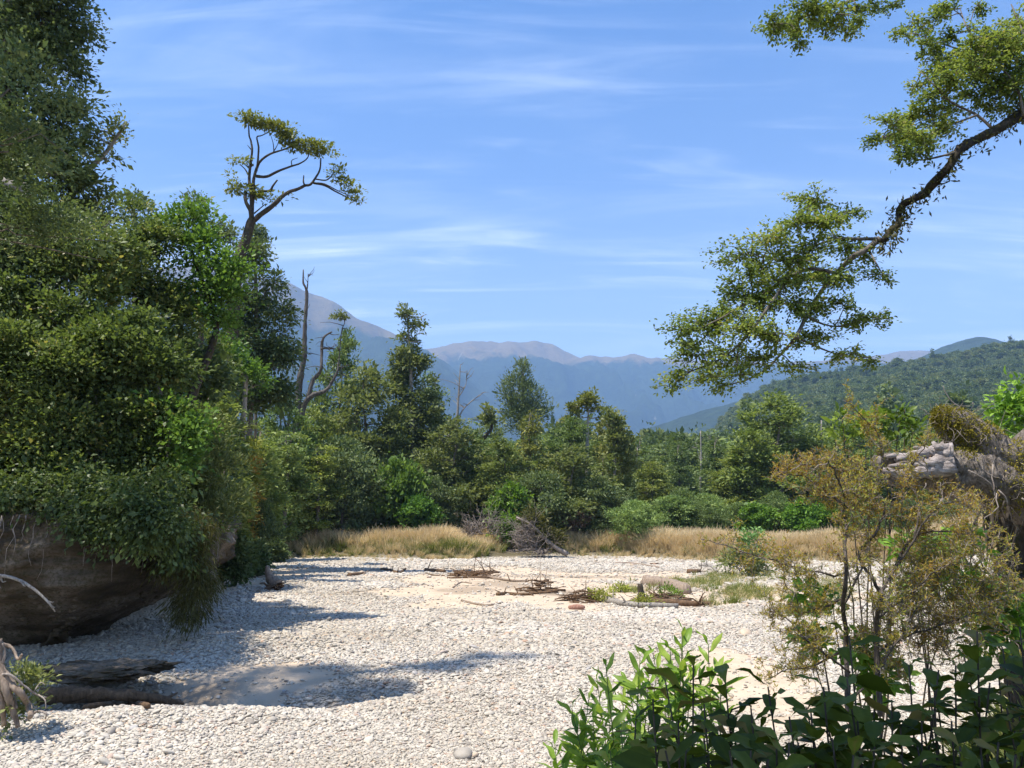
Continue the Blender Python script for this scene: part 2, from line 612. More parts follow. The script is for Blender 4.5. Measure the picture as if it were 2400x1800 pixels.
def height(x, y, fine=True):
    x = np.asarray(x, float)
    y = np.asarray(y, float)
    z = 0.10 * fbm2(x, y, 0.16, 3, 3) * sstep(90, 60, y)
    if fine:
        z = z + 0.02 * fbm2(x, y, 1.6, 3, 8) * sstep(60, 30, y)
    # scoured hollow under the left bank and its tail across the bar
    for (cx, cy, rx, ry, h) in [(-7.6, 14.6, 3.4, 1.1, -0.62), (-4.6, 14.5, 2.6, 0.75, -0.38), (-2.0, 15.3, 2.6, 0.6, -0.2),
                                (-6.6, 19.3, 2.6, 1.3, 0.32), (-9.0, 11.6, 2.2, 0.8, 0.10), (-6.4, 12.3, 1.5, 0.7, 0.16), (-4.4, 13.0, 1.5, 0.6, 0.13), (-2.4, 13.9, 1.5, 0.6, 0.12), (-0.2, 14.6, 1.6, 0.6, 0.10), (3, 22, 8, 2.0, 0.12), (-2, 34, 14, 4, 0.12), (6, 47, 12, 3, -0.18)]:
        z = z + h * np.exp(-((x - cx) / rx) ** 2 - ((y - cy) / ry) ** 2)
    z = z + 0.13 * fbm2(x, y, 0.75, 3, 91) * np.exp(-((y - 12.6 - 0.28 * (x + 6)) / 1.1) ** 2) * sstep(3, 0, x)
    # near bank the photographer stands on
    bf = bank_front(x) + 0.5 * fbm2(x, y, 0.5, 3, 21)
    left = sstep(-7.5, -4.0, x)
    z = z + 1.35 * sstep(1.5, -1.5, y - bf) * left * (1 + 0.12 * fbm2(x, y, 0.9, 3, 22))
    z = z + 0.8 * sstep(4.0, -1.0, y - (4.0 + (x - 5) * 2.0)) * sstep(4.5, 9, x)
    # grassy terrace beyond the bar
    te = terrace_edge(x)
    mouth = np.exp(-((x - 0.5) / 3.2) ** 2)
    z = z + (0.75 * (1 - 0.6 * mouth)) * sstep(-0.8, 2.2, y - te)
    # left bank
    sd = cliff_sd(x, y) if np.min(x) < 0 else np.full(x.shape, -50.0)
    z = z + np.where(y < 140, 1, 0) * (2.85 * sstep(0.15, 0.7, sd - 1.9 * sstep(27, 21, y)) + 0.05 * np.clip(sd, 0, 30)) * sstep(110, 60, y)
    return z


def grow_axis(a, b, step, far_lo, far_hi, k=1.22):
    c = list(np.arange(a, b + step / 2, step))
    s, x = step, b
    while x < far_hi:
        s *= k
        x += s
        c.append(min(x, far_hi))
    s, x = step, a
    lo = []
    while x > far_lo:
        s *= k
        x -= s
        lo.append(max(x, far_lo))
    return np.array(lo[::-1] + c)


gx = grow_axis(-22, 22, 0.2, -7200, 7200)
gy0 = np.concatenate([np.arange(-2, 30, 0.2), np.arange(30, 82, 0.4)])
s, y_, ext = 0.4, gy0[-1], []
while y_ < 7600:
    s *= 1.22
    y_ += s
    ext.append(min(y_, 7600))
s, y_, lo = 0.2, -2.0, []
while y_ > -600:
    s *= 1.3
    y_ -= s
    lo.append(max(y_, -600))
gy = np.concatenate([lo[::-1], gy0, ext])
GX, GY = np.meshgrid(gx, gy)
GZ = height(GX, GY)
sandm = patches(GX, GY, SAND, 40)
wetm = patches(GX, GY, WET, 60)
soilm = np.maximum.reduce([sstep(-1.2, 0.6, GY - terrace_edge(GX) + 0.6 * fbm2(GX, GY, 0.6, 3, 9)),
                           sstep(0.05, 0.55, cliff_sd(GX, GY) - 1.9 * sstep(27, 21, GY)),
                           sstep(1.6, 0.6, GY - bank_front(GX) + 0.5 * fbm2(GX, GY, 0.8, 3, 10)) * sstep(-7.5, -5, GX)])


def ground_material():
    m, t, out = newmat('river_gravel_ground')
    tc = N(t, 'ShaderNodeTexCoord')
    P = tc.outputs['Object']
    sa = N(t, 'ShaderNodeAttribute', attribute_name='sand').outputs['Fac']
    we = N(t, 'ShaderNodeAttribute', attribute_name='wet').outputs['Fac']
    so = N(t, 'ShaderNodeAttribute', attribute_name='soil').outputs['Fac']
    v1 = N(t, 'ShaderNodeTexVoronoi', i_Scale=7.0, i_Randomness=1.0)
    t.links.new(P, v1.inputs['Vector'])
    stone = ramp(t, N_sep(t, v1.outputs['Color']), [(0.0, (0.3, 0.27, 0.23)), (0.3, (0.4, 0.365, 0.31)), (0.6, (0.46, 0.42, 0.35)), (0.85, (0.52, 0.475, 0.4)), (1, (0.4, 0.3, 0.22))])
    edge = ramp(t, v1.outputs['Distance'], [(0.0, (1, 1, 1)), (0.55, (0.9, 0.9, 0.9)), (0.9, (0.55, 0.53, 0.5))])
    stone = mixc(t, 1.0, stone, edge, 'MULTIPLY')
    nz = N(t, 'ShaderNodeTexNoise', i_Scale=1.3, i_Detail=8.0, i_Roughness=0.7)
    t.links.new(P, nz.inputs['Vector'])
    sand = ramp(t, nz.outputs[0], [(0.3, (0.4, 0.315, 0.225)), (0.7, (0.52, 0.42, 0.31))])
    sand = mixc(t, math_node(t, 'MULTIPLY', we, 0.75), sand, (0.26, 0.2, 0.14))
    n3 = N(t, 'ShaderNodeTexNoise', i_Scale=9.0, i_Detail=6.0, i_Roughness=0.7)
    t.links.new(P, n3.inputs['Vector'])
    soil = ramp(t, n3.outputs[0], [(0.3, (0.05, 0.042, 0.028)), (0.55, (0.12, 0.1, 0.055)), (0.75, (0.17, 0.15, 0.075))])
    c = mixc(t, sa, stone, sand)
    c = mixc(t, so, c, soil)
    p = N(t, 'ShaderNodeBsdfPrincipled', i_Roughness=0.9)
    p.inputs['Specular IOR Level'].default_value = 0.2
    t.links.new(c, p.inputs['Base Color'])
    vh = math_node(t, 'MULTIPLY', math_node(t, 'MULTIPLY', v1.outputs['Distance'], -1.0), math_node(t, 'SUBTRACT', 1.0, sa))
    hh = math_node(t, 'ADD', vh, math_node(t, 'MULTIPLY', n3.outputs[0], 0.35))
    b = N(t, 'ShaderNodeBump', i_Strength=0.7, i_Distance=0.06)
    t.links.new(hh, b.inputs['Height'])
    t.links.new(b.outputs[0], p.inputs['Normal'])
    t.links.new(p.outputs[0], out.inputs[0])
    return m


def N_sep(t, col):
    n = N(t, 'ShaderNodeSeparateColor')
    t.links.new(col, n.inputs[0])
    return n.outputs[0]


M_ground = ground_material()
mb = MB()
ny, nx = GX.shape
ii = np.arange(ny - 1)[:, None] * nx + np.arange(nx - 1)[None, :]
mb.add(np.stack([GX, GY, GZ], -1).reshape(-1, 3), np.stack([ii, ii + 1, ii + nx + 1, ii + nx], -1).reshape(-1, 4))
ground = mb.build('ground', M_ground, smooth=True)
for nm, arr in (('sand', sandm), ('wet', wetm), ('soil', soilm)):
    a = ground.data.attributes.new(nm, 'FLOAT', 'POINT')
    a.data.foreach_set('value', arr.astype(np.float32).ravel())
tag(ground, 'pale river bed of gravel and sand with a grassy far terrace', kind='structure')


def hz1(x, y):
    """ground height at single points, from the sheet itself"""
    x = np.atleast_1d(np.asarray(x, float))
    y = np.atleast_1d(np.asarray(y, float))
    i = np.clip(np.searchsorted(gx, x) - 1, 0, nx - 2)
    j = np.clip(np.searchsorted(gy, y) - 1, 0, ny - 2)
    fx = (x - gx[i]) / (gx[i + 1] - gx[i])
    fy = (y - gy[j]) / (gy[j + 1] - gy[j])
    return (GZ[j, i] * (1 - fx) + GZ[j, i + 1] * fx) * (1 - fy) + (GZ[j + 1, i] * (1 - fx) + GZ[j + 1, i + 1] * fx) * fy


def gmask(A, x, y):
    i = np.clip(np.searchsorted(gx, x), 0, nx - 1)
    j = np.clip(np.searchsorted(gy, y), 0, ny - 1)
    return A[j, i]


def on_ground(u, v, dz=0.0):
    p = gnd(u, v)
    for _ in range(4):
        p = gnd(u, v, float(hz1(p[0], p[1])[0]))
    p[2] += dz
    return p


# ------------------------------------------------------------------ scattering one object of many small pieces
def scatter(name, pts, rot, scl, idx, protos, parent=None):
    me = bpy.data.meshes.new(name)
    me.vertices.add(len(pts))
    me.vertices.foreach_set('co', np.asarray(pts, np.float32).ravel())
    for nm, ty, arr in (('rot', 'FLOAT_VECTOR', rot), ('scl', 'FLOAT_VECTOR', scl)):
        a = me.attributes.new(nm, ty, 'POINT')
        a.data.foreach_set('vector', np.asarray(arr, np.float32).ravel())
    a = me.attributes.new('idx', 'INT', 'POINT')
    a.data.foreach_set('value', np.asarray(idx, np.int32))
    o = bpy.data.objects.new(name, me)
    COL.objects.link(o)
    if parent is not None:
        o.parent = parent
    c = bpy.data.collections.new(name + '_shapes')
    for i, p in enumerate(protos):
        p.name = '%s_shape_%02d' % (name, i)
        c.objects.link(p)
    g = bpy.data.node_groups.new(name, 'GeometryNodeTree')
    g.interface.new_socket('Geometry', in_out='INPUT', socket_type='NodeSocketGeometry')
    g.interface.new_socket('Geometry', in_out='OUTPUT', socket_type='NodeSocketGeometry')
    gi, go = g.nodes.new('NodeGroupInput'), g.nodes.new('NodeGroupOutput')
    ci = g.nodes.new('GeometryNodeCollectionInfo')
    ci.inputs['Collection'].default_value = c
    ci.inputs['Separate Children'].default_value = True
    ci.inputs['Reset Children'].default_value = True
    ip = g.nodes.new('GeometryNodeInstanceOnPoints')
    ip.inputs['Pick Instance'].default_value = True

    def attr(nm, ty):
        n = g.nodes.new('GeometryNodeInputNamedAttribute')
        n.data_type = ty
        n.inputs['Name'].default_value = nm
        return [s for s in n.outputs if s.enabled and s.name == 'Attribute'][0]
    g.links.new(gi.outputs[0], ip.inputs['Points'])
    g.links.new(ci.outputs[0], ip.inputs['Instance'])
    g.links.new(attr('idx', 'INT'), ip.inputs['Instance Index'])
    er = g.nodes.new('FunctionNodeEulerToRotation')
    g.links.new(attr('rot', 'FLOAT_VECTOR'), er.inputs[0])
    g.links.new(er.outputs[0], ip.inputs['Rotation'])
    g.links.new(attr('scl', 'FLOAT_VECTOR'), ip.inputs['Scale'])
    g.links.new(ip.outputs[0], go.inputs[0])
    md = o.modifiers.new('scatter', 'NODES')
    md.node_group = g
    o['kind'] = 'stuff'
    return o


# ------------------------------------------------------------------ mountains
def mountain_material(name, treeline, band, forest, tussock, slips=0.0, fscale=0.02):
    m, t, out = newmat(name)
    tc = N(t, 'ShaderNodeTexCoord')
    P = tc.outputs['Object']
    sp = N(t, 'ShaderNodeSeparateXYZ')
    t.links.new(P, sp.inputs[0])
    n1 = N(t, 'ShaderNodeTexNoise', i_Scale=0.004, i_Detail=9.0, i_Roughness=0.62)
    t.links.new(P, n1.inputs['Vector'])
    n2 = N(t, 'ShaderNodeTexNoise', i_Scale=fscale, i_Detail=7.0, i_Roughness=0.7)
    t.links.new(P, n2.inputs['Vector'])
    h = math_node(t, 'ADD', sp.outputs[2], math_node(t, 'MULTIPLY', math_node(t, 'SUBTRACT', n1.outputs[0], 0.5), band * 9))
    f = math_node(t, 'DIVIDE', math_node(t, 'SUBTRACT', h, treeline), band, clamp=True)
    fc = ramp(t, n2.outputs[0], [(0.3, tuple(c * 0.55 for c in forest)), (0.7, tuple(c * 1.4 for c in forest))])
    tcx = ramp(t, n2.outputs[0], [(0.3, tuple(c * 0.75 for c in tussock)), (0.7, tuple(c * 1.15 for c in tussock))])
    c = mixc(t, f, fc, tcx)
    if slips:
        mp = N(t, 'ShaderNodeMapping')
        mp.inputs['Scale'].default_value = (1, 1, 0.3)
        t.links.new(P, mp.inputs[0])
        n3 = N(t, 'ShaderNodeTexNoise', i_Scale=0.006, i_Detail=5.0, i_Roughness=0.6)
        t.links.new(mp.outputs[0], n3.inputs['Vector'])
        c = mixc(t, ramp(t, n3.outputs[0], [(slips, 0.0), (slips + 0.03, 0.6)]), c, (0.4, 0.36, 0.32))
    p = N(t, 'ShaderNodeBsdfPrincipled', i_Roughness=1.0)
    p.inputs['Specular IOR Level'].default_value = 0.0
    t.links.new(c, p.inputs['Base Color'])
    b = N(t, 'ShaderNodeBump', i_Strength=1.0, i_Distance=1.2 / fscale * 0.35)
    t.links.new(n2.outputs[0], b.inputs['Height'])
    t.links.new(b.outputs[0], p.inputs['Normal'])
    t.links.new(p.outputs[0], out.inputs[0])
    return m


def mountain(name, ridge, Yr, Df, Db, mat, label, nseg=260, rough=0.2, seed=0, jag=2.0):
    rp = np.array(ridge, float)
    P = np.array([at(u, v, Yr) for u, v in rp])
    xs = np.linspace(P[0, 0], P[-1, 0], nseg)
    crest = np.interp(xs, P[:, 0], P[:, 2])
    k = np.hanning(7)
    k /= k.sum()
    crest = np.convolve(np.pad(crest, 3, mode='edge'), k, 'valid')
    crest = crest + jag * fbm2(xs, xs * 0, 0.009, 5, seed + 3) * 11
    ts = np.concatenate([np.linspace(-1, 0, 60)[:-1], np.linspace(0, 1, 16)])
    X, T = np.meshgrid(xs, ts)
    C = np.broadcast_to(crest, X.shape)
    Yy = Yr + np.where(T < 0, T * Df, T * Db)
    prof = np.where(T < 0, (1 - np.abs(T)) ** 1.15, (1 - T) ** 1.3)
    sp = fbm2(X + 0.25 * (Yy - Yr), Yy * 0.35, 1.0 / (Yr * 0.06), 6, seed)
    rid = 1 - 2 * np.abs(sp)
    Z = C * prof + C * rough * (rid - 0.55) * np.abs(T) ** 0.6 * (1 - np.abs(T)) ** 0.5 * 1.6
    Z = np.minimum(Z, C * (1 - 0.25 * np.abs(T)))
    Z = np.where(np.abs(T) > 0.999, -0.5, Z)
    m = MB()
    a, b = X.shape
    q = np.arange(a - 1)[:, None] * b + np.arange(b - 1)[None, :]
    m.add(np.stack([X, Yy, Z], -1).reshape(-1, 3), np.stack([q, q + 1, q + b + 1, q + b], -1).reshape(-1, 4))
    o = m.build(name, mat, smooth=True)
    tag(o, label, kind='structure')
    return o


MA = mountain_material('left_mountain', 1130, 60, (0.03, 0.045, 0.02), (0.15, 0.115, 0.058), 0.0, 0.022)
MBm = mountain_material('centre_range', 1215, 45, (0.028, 0.042, 0.02), (0.175, 0.13, 0.064), 0.675, 0.02)
MC = mountain_material('right_mountain', 5000, 45, (0.03, 0.045, 0.02), (0.2, 0.14, 0.08), 0.0, 0.03)
mountain('mountain', [(-900, 900), (-400, 760), (0, 690), (250, 640), (450, 615), (560, 640), (650, 664), (700, 672), (740, 690), (790, 716), (850, 752), (900, 774), (960, 800), (1010, 826), (1060, 858), (1110, 905), (1170, 955), (1250, 1020), (1350, 1090), (1450, 1150), (1560, 1200)],
         4800, 2600, 1500, MA, 'long blue mountain slope with a brown top behind the left trees', seed=5, rough=0.42)
mountain('mountain', [(300, 900), (700, 860), (900, 838), (1000, 816), (1040, 811), (1080, 802), (1130, 796), (1170, 800), (1230, 803), (1265, 801), (1300, 812), (1345, 834), (1390, 835), (1420, 838), (1450, 834), (1490, 836), (1540, 838), (1600, 842), (1700, 846), (1800, 850), (1900, 848), (1960, 838), (2010, 842), (2060, 832), (2100, 824), (2140, 822), (2180, 822), (2240, 832), (2400, 850), (2800, 900)],
         6200, 2600, 1100, MBm, 'far blue range with brown rounded tops across the valley', seed=11, rough=0.34, jag=2.5)
mountain('mountain', [(1500, 1010), (1650, 960), (1760, 935), (1860, 905), (1950, 885), (2050, 862), (2110, 848), (2170, 832), (2220, 812), (2260, 797), (2300, 786), (2330, 792), (2350, 800), (2400, 797), (2500, 802), (2700, 840), (3100, 920)],
         2700, 1300, 900, MC, 'dark blue pointed hill rising at the right', seed=23, rough=0.14, jag=1.0)

# forested hill on the right, trees scattered over it
HR = np.array([(1330, 1120), (1420, 1050), (1500, 1010), (1600, 972), (1700, 942), (1800, 918), (1900, 897), (2000, 884), (2100, 868), (2200, 854), (2300, 836), (2400, 815), (2600, 800), (3000, 800)], float)
HYR = 950.0
HP = np.array([at(u, v + 22, HYR) for u, v in HR])


def hill_z(x, y):
    cr = np.interp(x * HYR / np.maximum(y, 1) * 0.35 + x * 0.65, HP[:, 0], HP[:, 2])
    t = np.clip((y - 230) / (HYR - 230), 0, 1.5)
    up = np.where(t < 1, t ** 1.12, 1 - (t - 1) * 0.8)
    n = 1 + 0.16 * fbm2(x, y, 0.006, 4, 31) * (1 - np.clip(t, 0, 1) ** 3)
    side = sstep(np.interp(y, [150, 400, 950], [10, 60, 120]), np.interp(y, [150, 400, 950], [60, 150, 330]), x)
    return 6 * sstep(120, 240, y) * sstep(0, 60, x) + cr * up * n * side - 0.6


hx = np.linspace(0, 1150, 120)
hy = np.linspace(130, 1250, 110)
HX, HY = np.meshgrid(hx, hy)
HZ = hill_z(HX, HY)
HZ[0, :] = -1
HZ[-1, :] = -1
HZ[:, 0] = -1
HZ[:, -1] = -1
mb = MB()
q = np.arange(109)[:, None] * 120 + np.arange(119)[None, :]
mb.add(np.stack([HX, HY, HZ], -1).reshape(-1, 3), np.stack([q, q + 1, q + 121, q + 120], -1).reshape(-1, 4))
MH = mountain_material('forest_floor', 5000, 45, (0.03, 0.04, 0.015), (0.2, 0.14, 0.08), 0.0, 0.1)
tag(mb.build('hill', MH, smooth=True), 'forest covered hill sloping up to the right', kind='structure')

protos = []
r8 = np.random.default_rng(81)
for k in range(5):
    m = MB()
    Hh = r8.uniform(10, 15)
    if k < 3:
        bl = [(0, 0, Hh * .66, 3.6, 3.6, 2.6)] + [(r8.uniform(-2.6, 2.6), r8.uniform(-2.6, 2.6), Hh * r8.uniform(.5, .92), 2.0, 2.0, 1.5) for _ in range(6)]
        n = 190
    else:
        bl = [(r8.uniform(-.5, .5), r8.uniform(-.5, .5), Hh * 1.25 * h, 2.4 * (1.15 - h), 2.4 * (1.15 - h), 1.7) for h in (.3, .45, .6, .75, .9, 1.0)]
        n = 150
    foliage(m, bl, n * 2, 6, .8, .5, flat=.5, spread=.5, r=r8, low=-.6, shell=(.4, 1.05), thr=-.45)
    tube(m, [(0, 0, -1), (0, 0, Hh * .7)], .3, .12, 5, .9)
    protos.append(m.build('shape', (M_grey, M_olive, M_dark, M_grey, M_dark)[k], link=False))
n = 12500
yy = np.sqrt(r8.uniform(165 ** 2, 1010 ** 2, n))
xx = r8.uniform(0.02, 0.86, n) * yy
keep = (hill_z(xx, yy) > 1.0) | (yy < 420)
keep &= xx > np.interp(yy, [150, 500, 1000], [8, 60, 150])
xx, yy = xx[keep], yy[keep]
n = len(xx)
sc = r8.uniform(.6, 1.5, n) * np.where(yy < 380, 1.1, 1)
scatter('hillside_forest', np.stack([xx, yy, np.maximum(hill_z(xx, yy), 0) - .5], -1),
        np.stack([np.zeros(n), np.zeros(n), r8.uniform(0, 6.28, n)], -1),
        np.stack([sc, sc, sc * r8.uniform(.8, 1.25, n)], -1), r8.choice(5, n, p=[.34, .3, .3, .03, .03]), protos)
tag(bpy.data.objects['hillside_forest'], 'mass of distant forest trees covering the right hill', 'forest', kind='stuff')

# ------------------------------------------------------------------ haze
m, t, out = newmat('haze_air')
pv = N(t, 'ShaderNodeVolumePrincipled', i_Density=0.000155)
pv.inputs['Color'].default_value = (0.34, 0.58, 1.0, 1)
pv.inputs['Anisotropy'].default_value = 0.0
t.links.new(pv.outputs[0], out.inputs['Volume'])
mb = MB()
x0, x1, y0, y1, z0, z1 = -7300, 7300, -700, 7700, -3, 1750
mb.add([(x0, y0, z0), (x1, y0, z0), (x1, y1, z0), (x0, y1, z0), (x0, y0, z1), (x1, y0, z1), (x1, y1, z1), (x0, y1, z1)],
       [(3, 2, 1, 0), (4, 5, 6, 7), (0, 1, 5, 4), (1, 2, 6, 5), (2, 3, 7, 6), (3, 0, 4, 7)])
tag(mb.build('haze', m), 'pale blue air between the river and the mountains', kind='stuff')

# ------------------------------------------------------------------ pebbles
def pebble_material():
    m, t, out = newmat('pebble')
    oi = N(t, 'ShaderNodeObjectInfo')
    c = ramp(t, oi.outputs['Random'], [(0.0, (0.24, 0.215, 0.185)), (0.1, (0.33, 0.3, 0.255)), (0.25, (0.42, 0.38, 0.32)), (0.55, (0.46, 0.418, 0.348)),
                                        (0.84, (0.53, 0.483, 0.405)), (0.9, (0.48, 0.37, 0.26)), (0.95, (0.36, 0.345, 0.33)), (1.0, (0.4, 0.27, 0.19))])
    ge = N(t, 'ShaderNodeNewGeometry')
    nb = N(t, 'ShaderNodeTexNoise', i_Scale=0.22, i_Detail=5.0, i_Roughness=0.6)
    t.links.new(ge.outputs['Position'], nb.inputs['Vector'])
    c = mixc(t, 1.0, c, ramp(t, nb.outputs[0], [(.35, (.86, .83, .78)), (.6, (1.06, 1.06, 1.06))]), 'MULTIPLY')
    tc = N(t, 'ShaderNodeTexCoord')
    nz = N(t, 'ShaderNodeTexNoise', i_Scale=2.0, i_Detail=5.0)
    t.links.new(tc.outputs['Object'], nz.inputs['Vector'])
    c = mixc(t, 1.0, c, ramp(t, nz.outputs[0], [(.3, (.82, .82, .82)), (.7, (1.1, 1.1, 1.1))]), 'MULTIPLY')
    p = N(t, 'ShaderNodeBsdfPrincipled', i_Roughness=0.75)
    p.inputs['Specular IOR Level'].default_value = 0.3
    t.links.new(c, p.inputs['Base Color'])
    t.links.new(p.outputs[0], out.inputs[0])
    return m


M_pebble = pebble_material()


def ico(sub=2):
    f = (1 + 5 ** .5) / 2
    V = [(-1, f, 0), (1, f, 0), (-1, -f, 0), (1, -f, 0), (0, -1, f), (0, 1, f), (0, -1, -f), (0, 1, -f), (f, 0, -1), (f, 0, 1), (-f, 0, -1), (-f, 0, 1)]
    F = [(0, 11, 5), (0, 5, 1), (0, 1, 7), (0, 7, 10), (0, 10, 11), (1, 5, 9), (5, 11, 4), (11, 10, 2), (10, 7, 6), (7, 1, 8), (3, 9, 4), (3, 4, 2), (3, 2, 6), (3, 6, 8), (3, 8, 9), (4, 9, 5), (2, 4, 11), (6, 2, 10), (8, 6, 7), (9, 8, 1)]
    V = [unit(np.array(v, float)) for v in V]
    for _ in range(sub - 1):
        cache, G = {}, []

        def mid(a, b):
            k = (min(a, b), max(a, b))
            if k not in cache:
                cache[k] = len(V)
                V.append(unit(V[a] + V[b]))
            return cache[k]
        for a, b, c in F:
            x, y, z = mid(a, b), mid(b, c), mid(c, a)
            G += [(a, x, z), (b, y, x), (c, z, y), (x, y, z)]
        F = G
    return np.array(V), np.array(F)


IV1, IF1 = ico(1)
IV2, IF2 = ico(2)
peb_protos = []
rp = np.random.default_rng(3)
for k in range(5):
    m = MB()
    d = 1 + 0.3 * fbm(IV2 * 1.3 + k * 9, 3, k)
    V = IV2 * d[:, None] * np.array([1, rp.uniform(.65, .9), rp.uniform(.36, .52)]) * .5
    m.add(V, None, IF2)
    peb_protos.append(m.build('shape', M_pebble, smooth=True, link=False))


def pebble_field(dmin, dmax, spacing, size, k=0.74, lognorm=0.35):
    A = k * (dmax ** 2 - dmin ** 2)
    n = int(A / spacing ** 2)
    y = np.sqrt(rp.uniform(dmin ** 2, dmax ** 2, n))
    x = rp.uniform(-1, 1, n) * k * y
    s = size * np.exp(rp.normal(size=n) * lognorm)
    ok = (gmask(sandm, x, y) < rp.uniform(.25, .75, n)) & (gmask(soilm, x, y) < rp.uniform(0.1, 0.6, n))
    # clumps of coarser and finer stones
    s *= 1 + 0.35 * fbm2(x, y, 0.4, 3, 77)
    return x[ok], y[ok], s[ok]


px, py, ps = [], [], []
dd = np.linspace(5.4, 70, 4000)
sz_ = np.minimum(.009 + .0029 * dd, .13)
den = 2 * .74 * dd / (.78 * sz_) ** 2
cdf = np.cumsum(den) * (dd[1] - dd[0])
n = int(cdf[-1])
y = np.interp(rp.uniform(0, cdf[-1], n), cdf, dd)
x = rp.uniform(-1, 1, n) * .74 * y
s = np.interp(y, dd, sz_) * np.exp(rp.normal(size=n) * .33) * (1 + .4 * fbm2(x, y, .35, 3, 77))
ok = (gmask(sandm, x, y) < rp.uniform(.1, 1.03, n)) & (gmask(soilm, x, y) < rp.uniform(.1, .6, n))
px.append(x[ok]); py.append(y[ok]); ps.append(s[ok])
for a in ((8, 30, .5, .11), (20, 66, 1.5, .2)):
    x, y, s = pebble_field(*a, lognorm=.3)
    px.append(x); py.append(y); ps.append(s)
px, py, ps = map(np.concatenate, (px, py, ps))
pz = hz1(px, py) + ps * 0.12
n = len(px)
prot = np.stack([rp.normal(size=n) * .3, rp.normal(size=n) * .3, rp.uniform(0, 6.28, n)], -1)
pscl = ps[:, None] * np.stack([rp.uniform(.85, 1.25, n), rp.uniform(.85, 1.1, n), rp.uniform(.8, 1.2, n)], -1)
pidx = rp.integers(0, 5, n)
uu, vv = to_px(np.stack([px, py, pz], -1))
vis = (uu > 0) & (uu < 1300) & (vv < 1800) & (vv > 1400) & (py > 8)
rank = np.where(vis, ps / py, 0)
top = np.argsort(-rank)[:300]
rest = np.ones(n, bool)
rest[top] = False
for i in top:
    o = bpy.data.objects.new('pebble', peb_protos[pidx[i]].data)
    o.location = (px[i], py[i], pz[i])
    o.rotation_euler = prot[i]
    o.scale = pscl[i]
    o.parent = ground
    COL.objects.link(o)
scatter('gravel', np.stack([px, py, pz], -1)[rest], prot[rest], pscl[rest], pidx[rest], peb_protos, parent=ground)
print('pebbles', n)
# ------------------------------------------------------------------ left bank rock face
def rock_material():
    m, t, out = newmat('sandstone')
    tc = N(t, 'ShaderNodeTexCoord')
    P = tc.outputs['Object']
    mp = N(t, 'ShaderNodeMapping')
    mp.inputs['Scale'].default_value = (0.9, 0.9, 3.4)
    t.links.new(P, mp.inputs[0])
    n1 = N(t, 'ShaderNodeTexNoise', i_Scale=1.6, i_Detail=9.0, i_Roughness=0.68, i_Distortion=0.4)
    t.links.new(mp.outputs[0], n1.inputs['Vector'])
    n2 = N(t, 'ShaderNodeTexNoise', i_Scale=0.55, i_Detail=5.0, i_Roughness=0.6)
    t.links.new(P, n2.inputs['Vector'])
    n4 = N(t, 'ShaderNodeTexNoise', i_Scale=14.0, i_Detail=5.0, i_Roughness=0.7)
    t.links.new(P, n4.inputs['Vector'])
    c = ramp(t, n1.outputs[0], [(0.3, (0.03, 0.022, 0.015)), (0.5, (0.1, 0.072, 0.046)), (0.7, (0.19, 0.145, 0.1))])
    c2 = ramp(t, n2.outputs[0], [(0.38, (0.022, 0.019, 0.015)), (0.5, (0.09, 0.07, 0.05)), (0.62, (0.26, 0.22, 0.18))])
    c = mixc(t, 0.5, c, c2)
    c = mixc(t, ramp(t, n4.outputs[0], [(0.46, 0.0), (0.62, 0.8)]), c, (0.05, 0.045, 0.018))
    p = N(t, 'ShaderNodeBsdfPrincipled', i_Roughness=0.95)
    p.inputs['Specular IOR Level'].default_value = 0.15
    t.links.new(c, p.inputs['Base Color'])
    b = N(t, 'ShaderNodeBump', i_Strength=0.9, i_Distance=0.08)
    t.links.new(math_node(t, 'ADD', n1.outputs[0], math_node(t, 'MULTIPLY', n4.outputs[0], 0.4)), b.inputs['Height'])
    t.links.new(b.outputs[0], p.inputs['Normal'])
    t.links.new(p.outputs[0], out.inputs[0])
    return m


M_rock = rock_material()
cl = smooth_path(CLIFF[:10], 10)
seg = np.r_[0, np.cumsum(np.hypot(*np.diff(cl, axis=0).T))]
ss = np.linspace(0, seg[-1], 420)
CX, CY = np.interp(ss, seg, cl[:, 0]), np.interp(ss, seg, cl[:, 1])
tx, ty = np.gradient(CX), np.gradient(CY)
ln = np.hypot(tx, ty)
nxn, nyn = ty / ln, -tx / ln            # outward, toward the river
zt = np.linspace(-0.5, 3.25, 74)
A, Z = np.meshgrid(ss, zt)
ox = np.interp(Z, [-0.5, 0.1, 0.5, 0.95, 1.5, 2.2, 2.7, 3.05, 3.25], [-2.2, -2.0, -1.5, -0.45, 0.25, 0.5, 0.5, 0.35, -0.4])
lay = fbm(np.stack([A * 0.25, Z * 5.5, A * 0], -1), 4, 5) * 0.16 + fbm(np.stack([A * 0.5, Z * 0.9, A * 0 + 3], -1), 4, 6) * 0.5
lay += 0.09 * fbm(np.stack([A * 4.0, Z * 6.0, A * 0 + 2], -1), 4, 26)
lay += 0.16 * np.abs(fbm(np.stack([A * 0.9, Z * 2.4, A * 0 + 9], -1), 4, 16))
off = ox + lay
top = Z + 0.35 * fbm(np.stack([A * 0.35, A * 0, A * 0], -1), 3, 7) * sstep(1, 3, Z)
mb = MB()
V = np.stack([np.interp(A, ss, CX) + np.interp(A, ss, nxn) * off, np.interp(A, ss, CY) + np.interp(A, ss, nyn) * off, top], -1)
a, b = A.shape
q = np.arange(a - 1)[:, None] * b + np.arange(b - 1)[None, :]
mb.add(V.reshape(-1, 3), np.stack([q, q + 1, q + b + 1, q + b], -1).reshape(-1, 4))
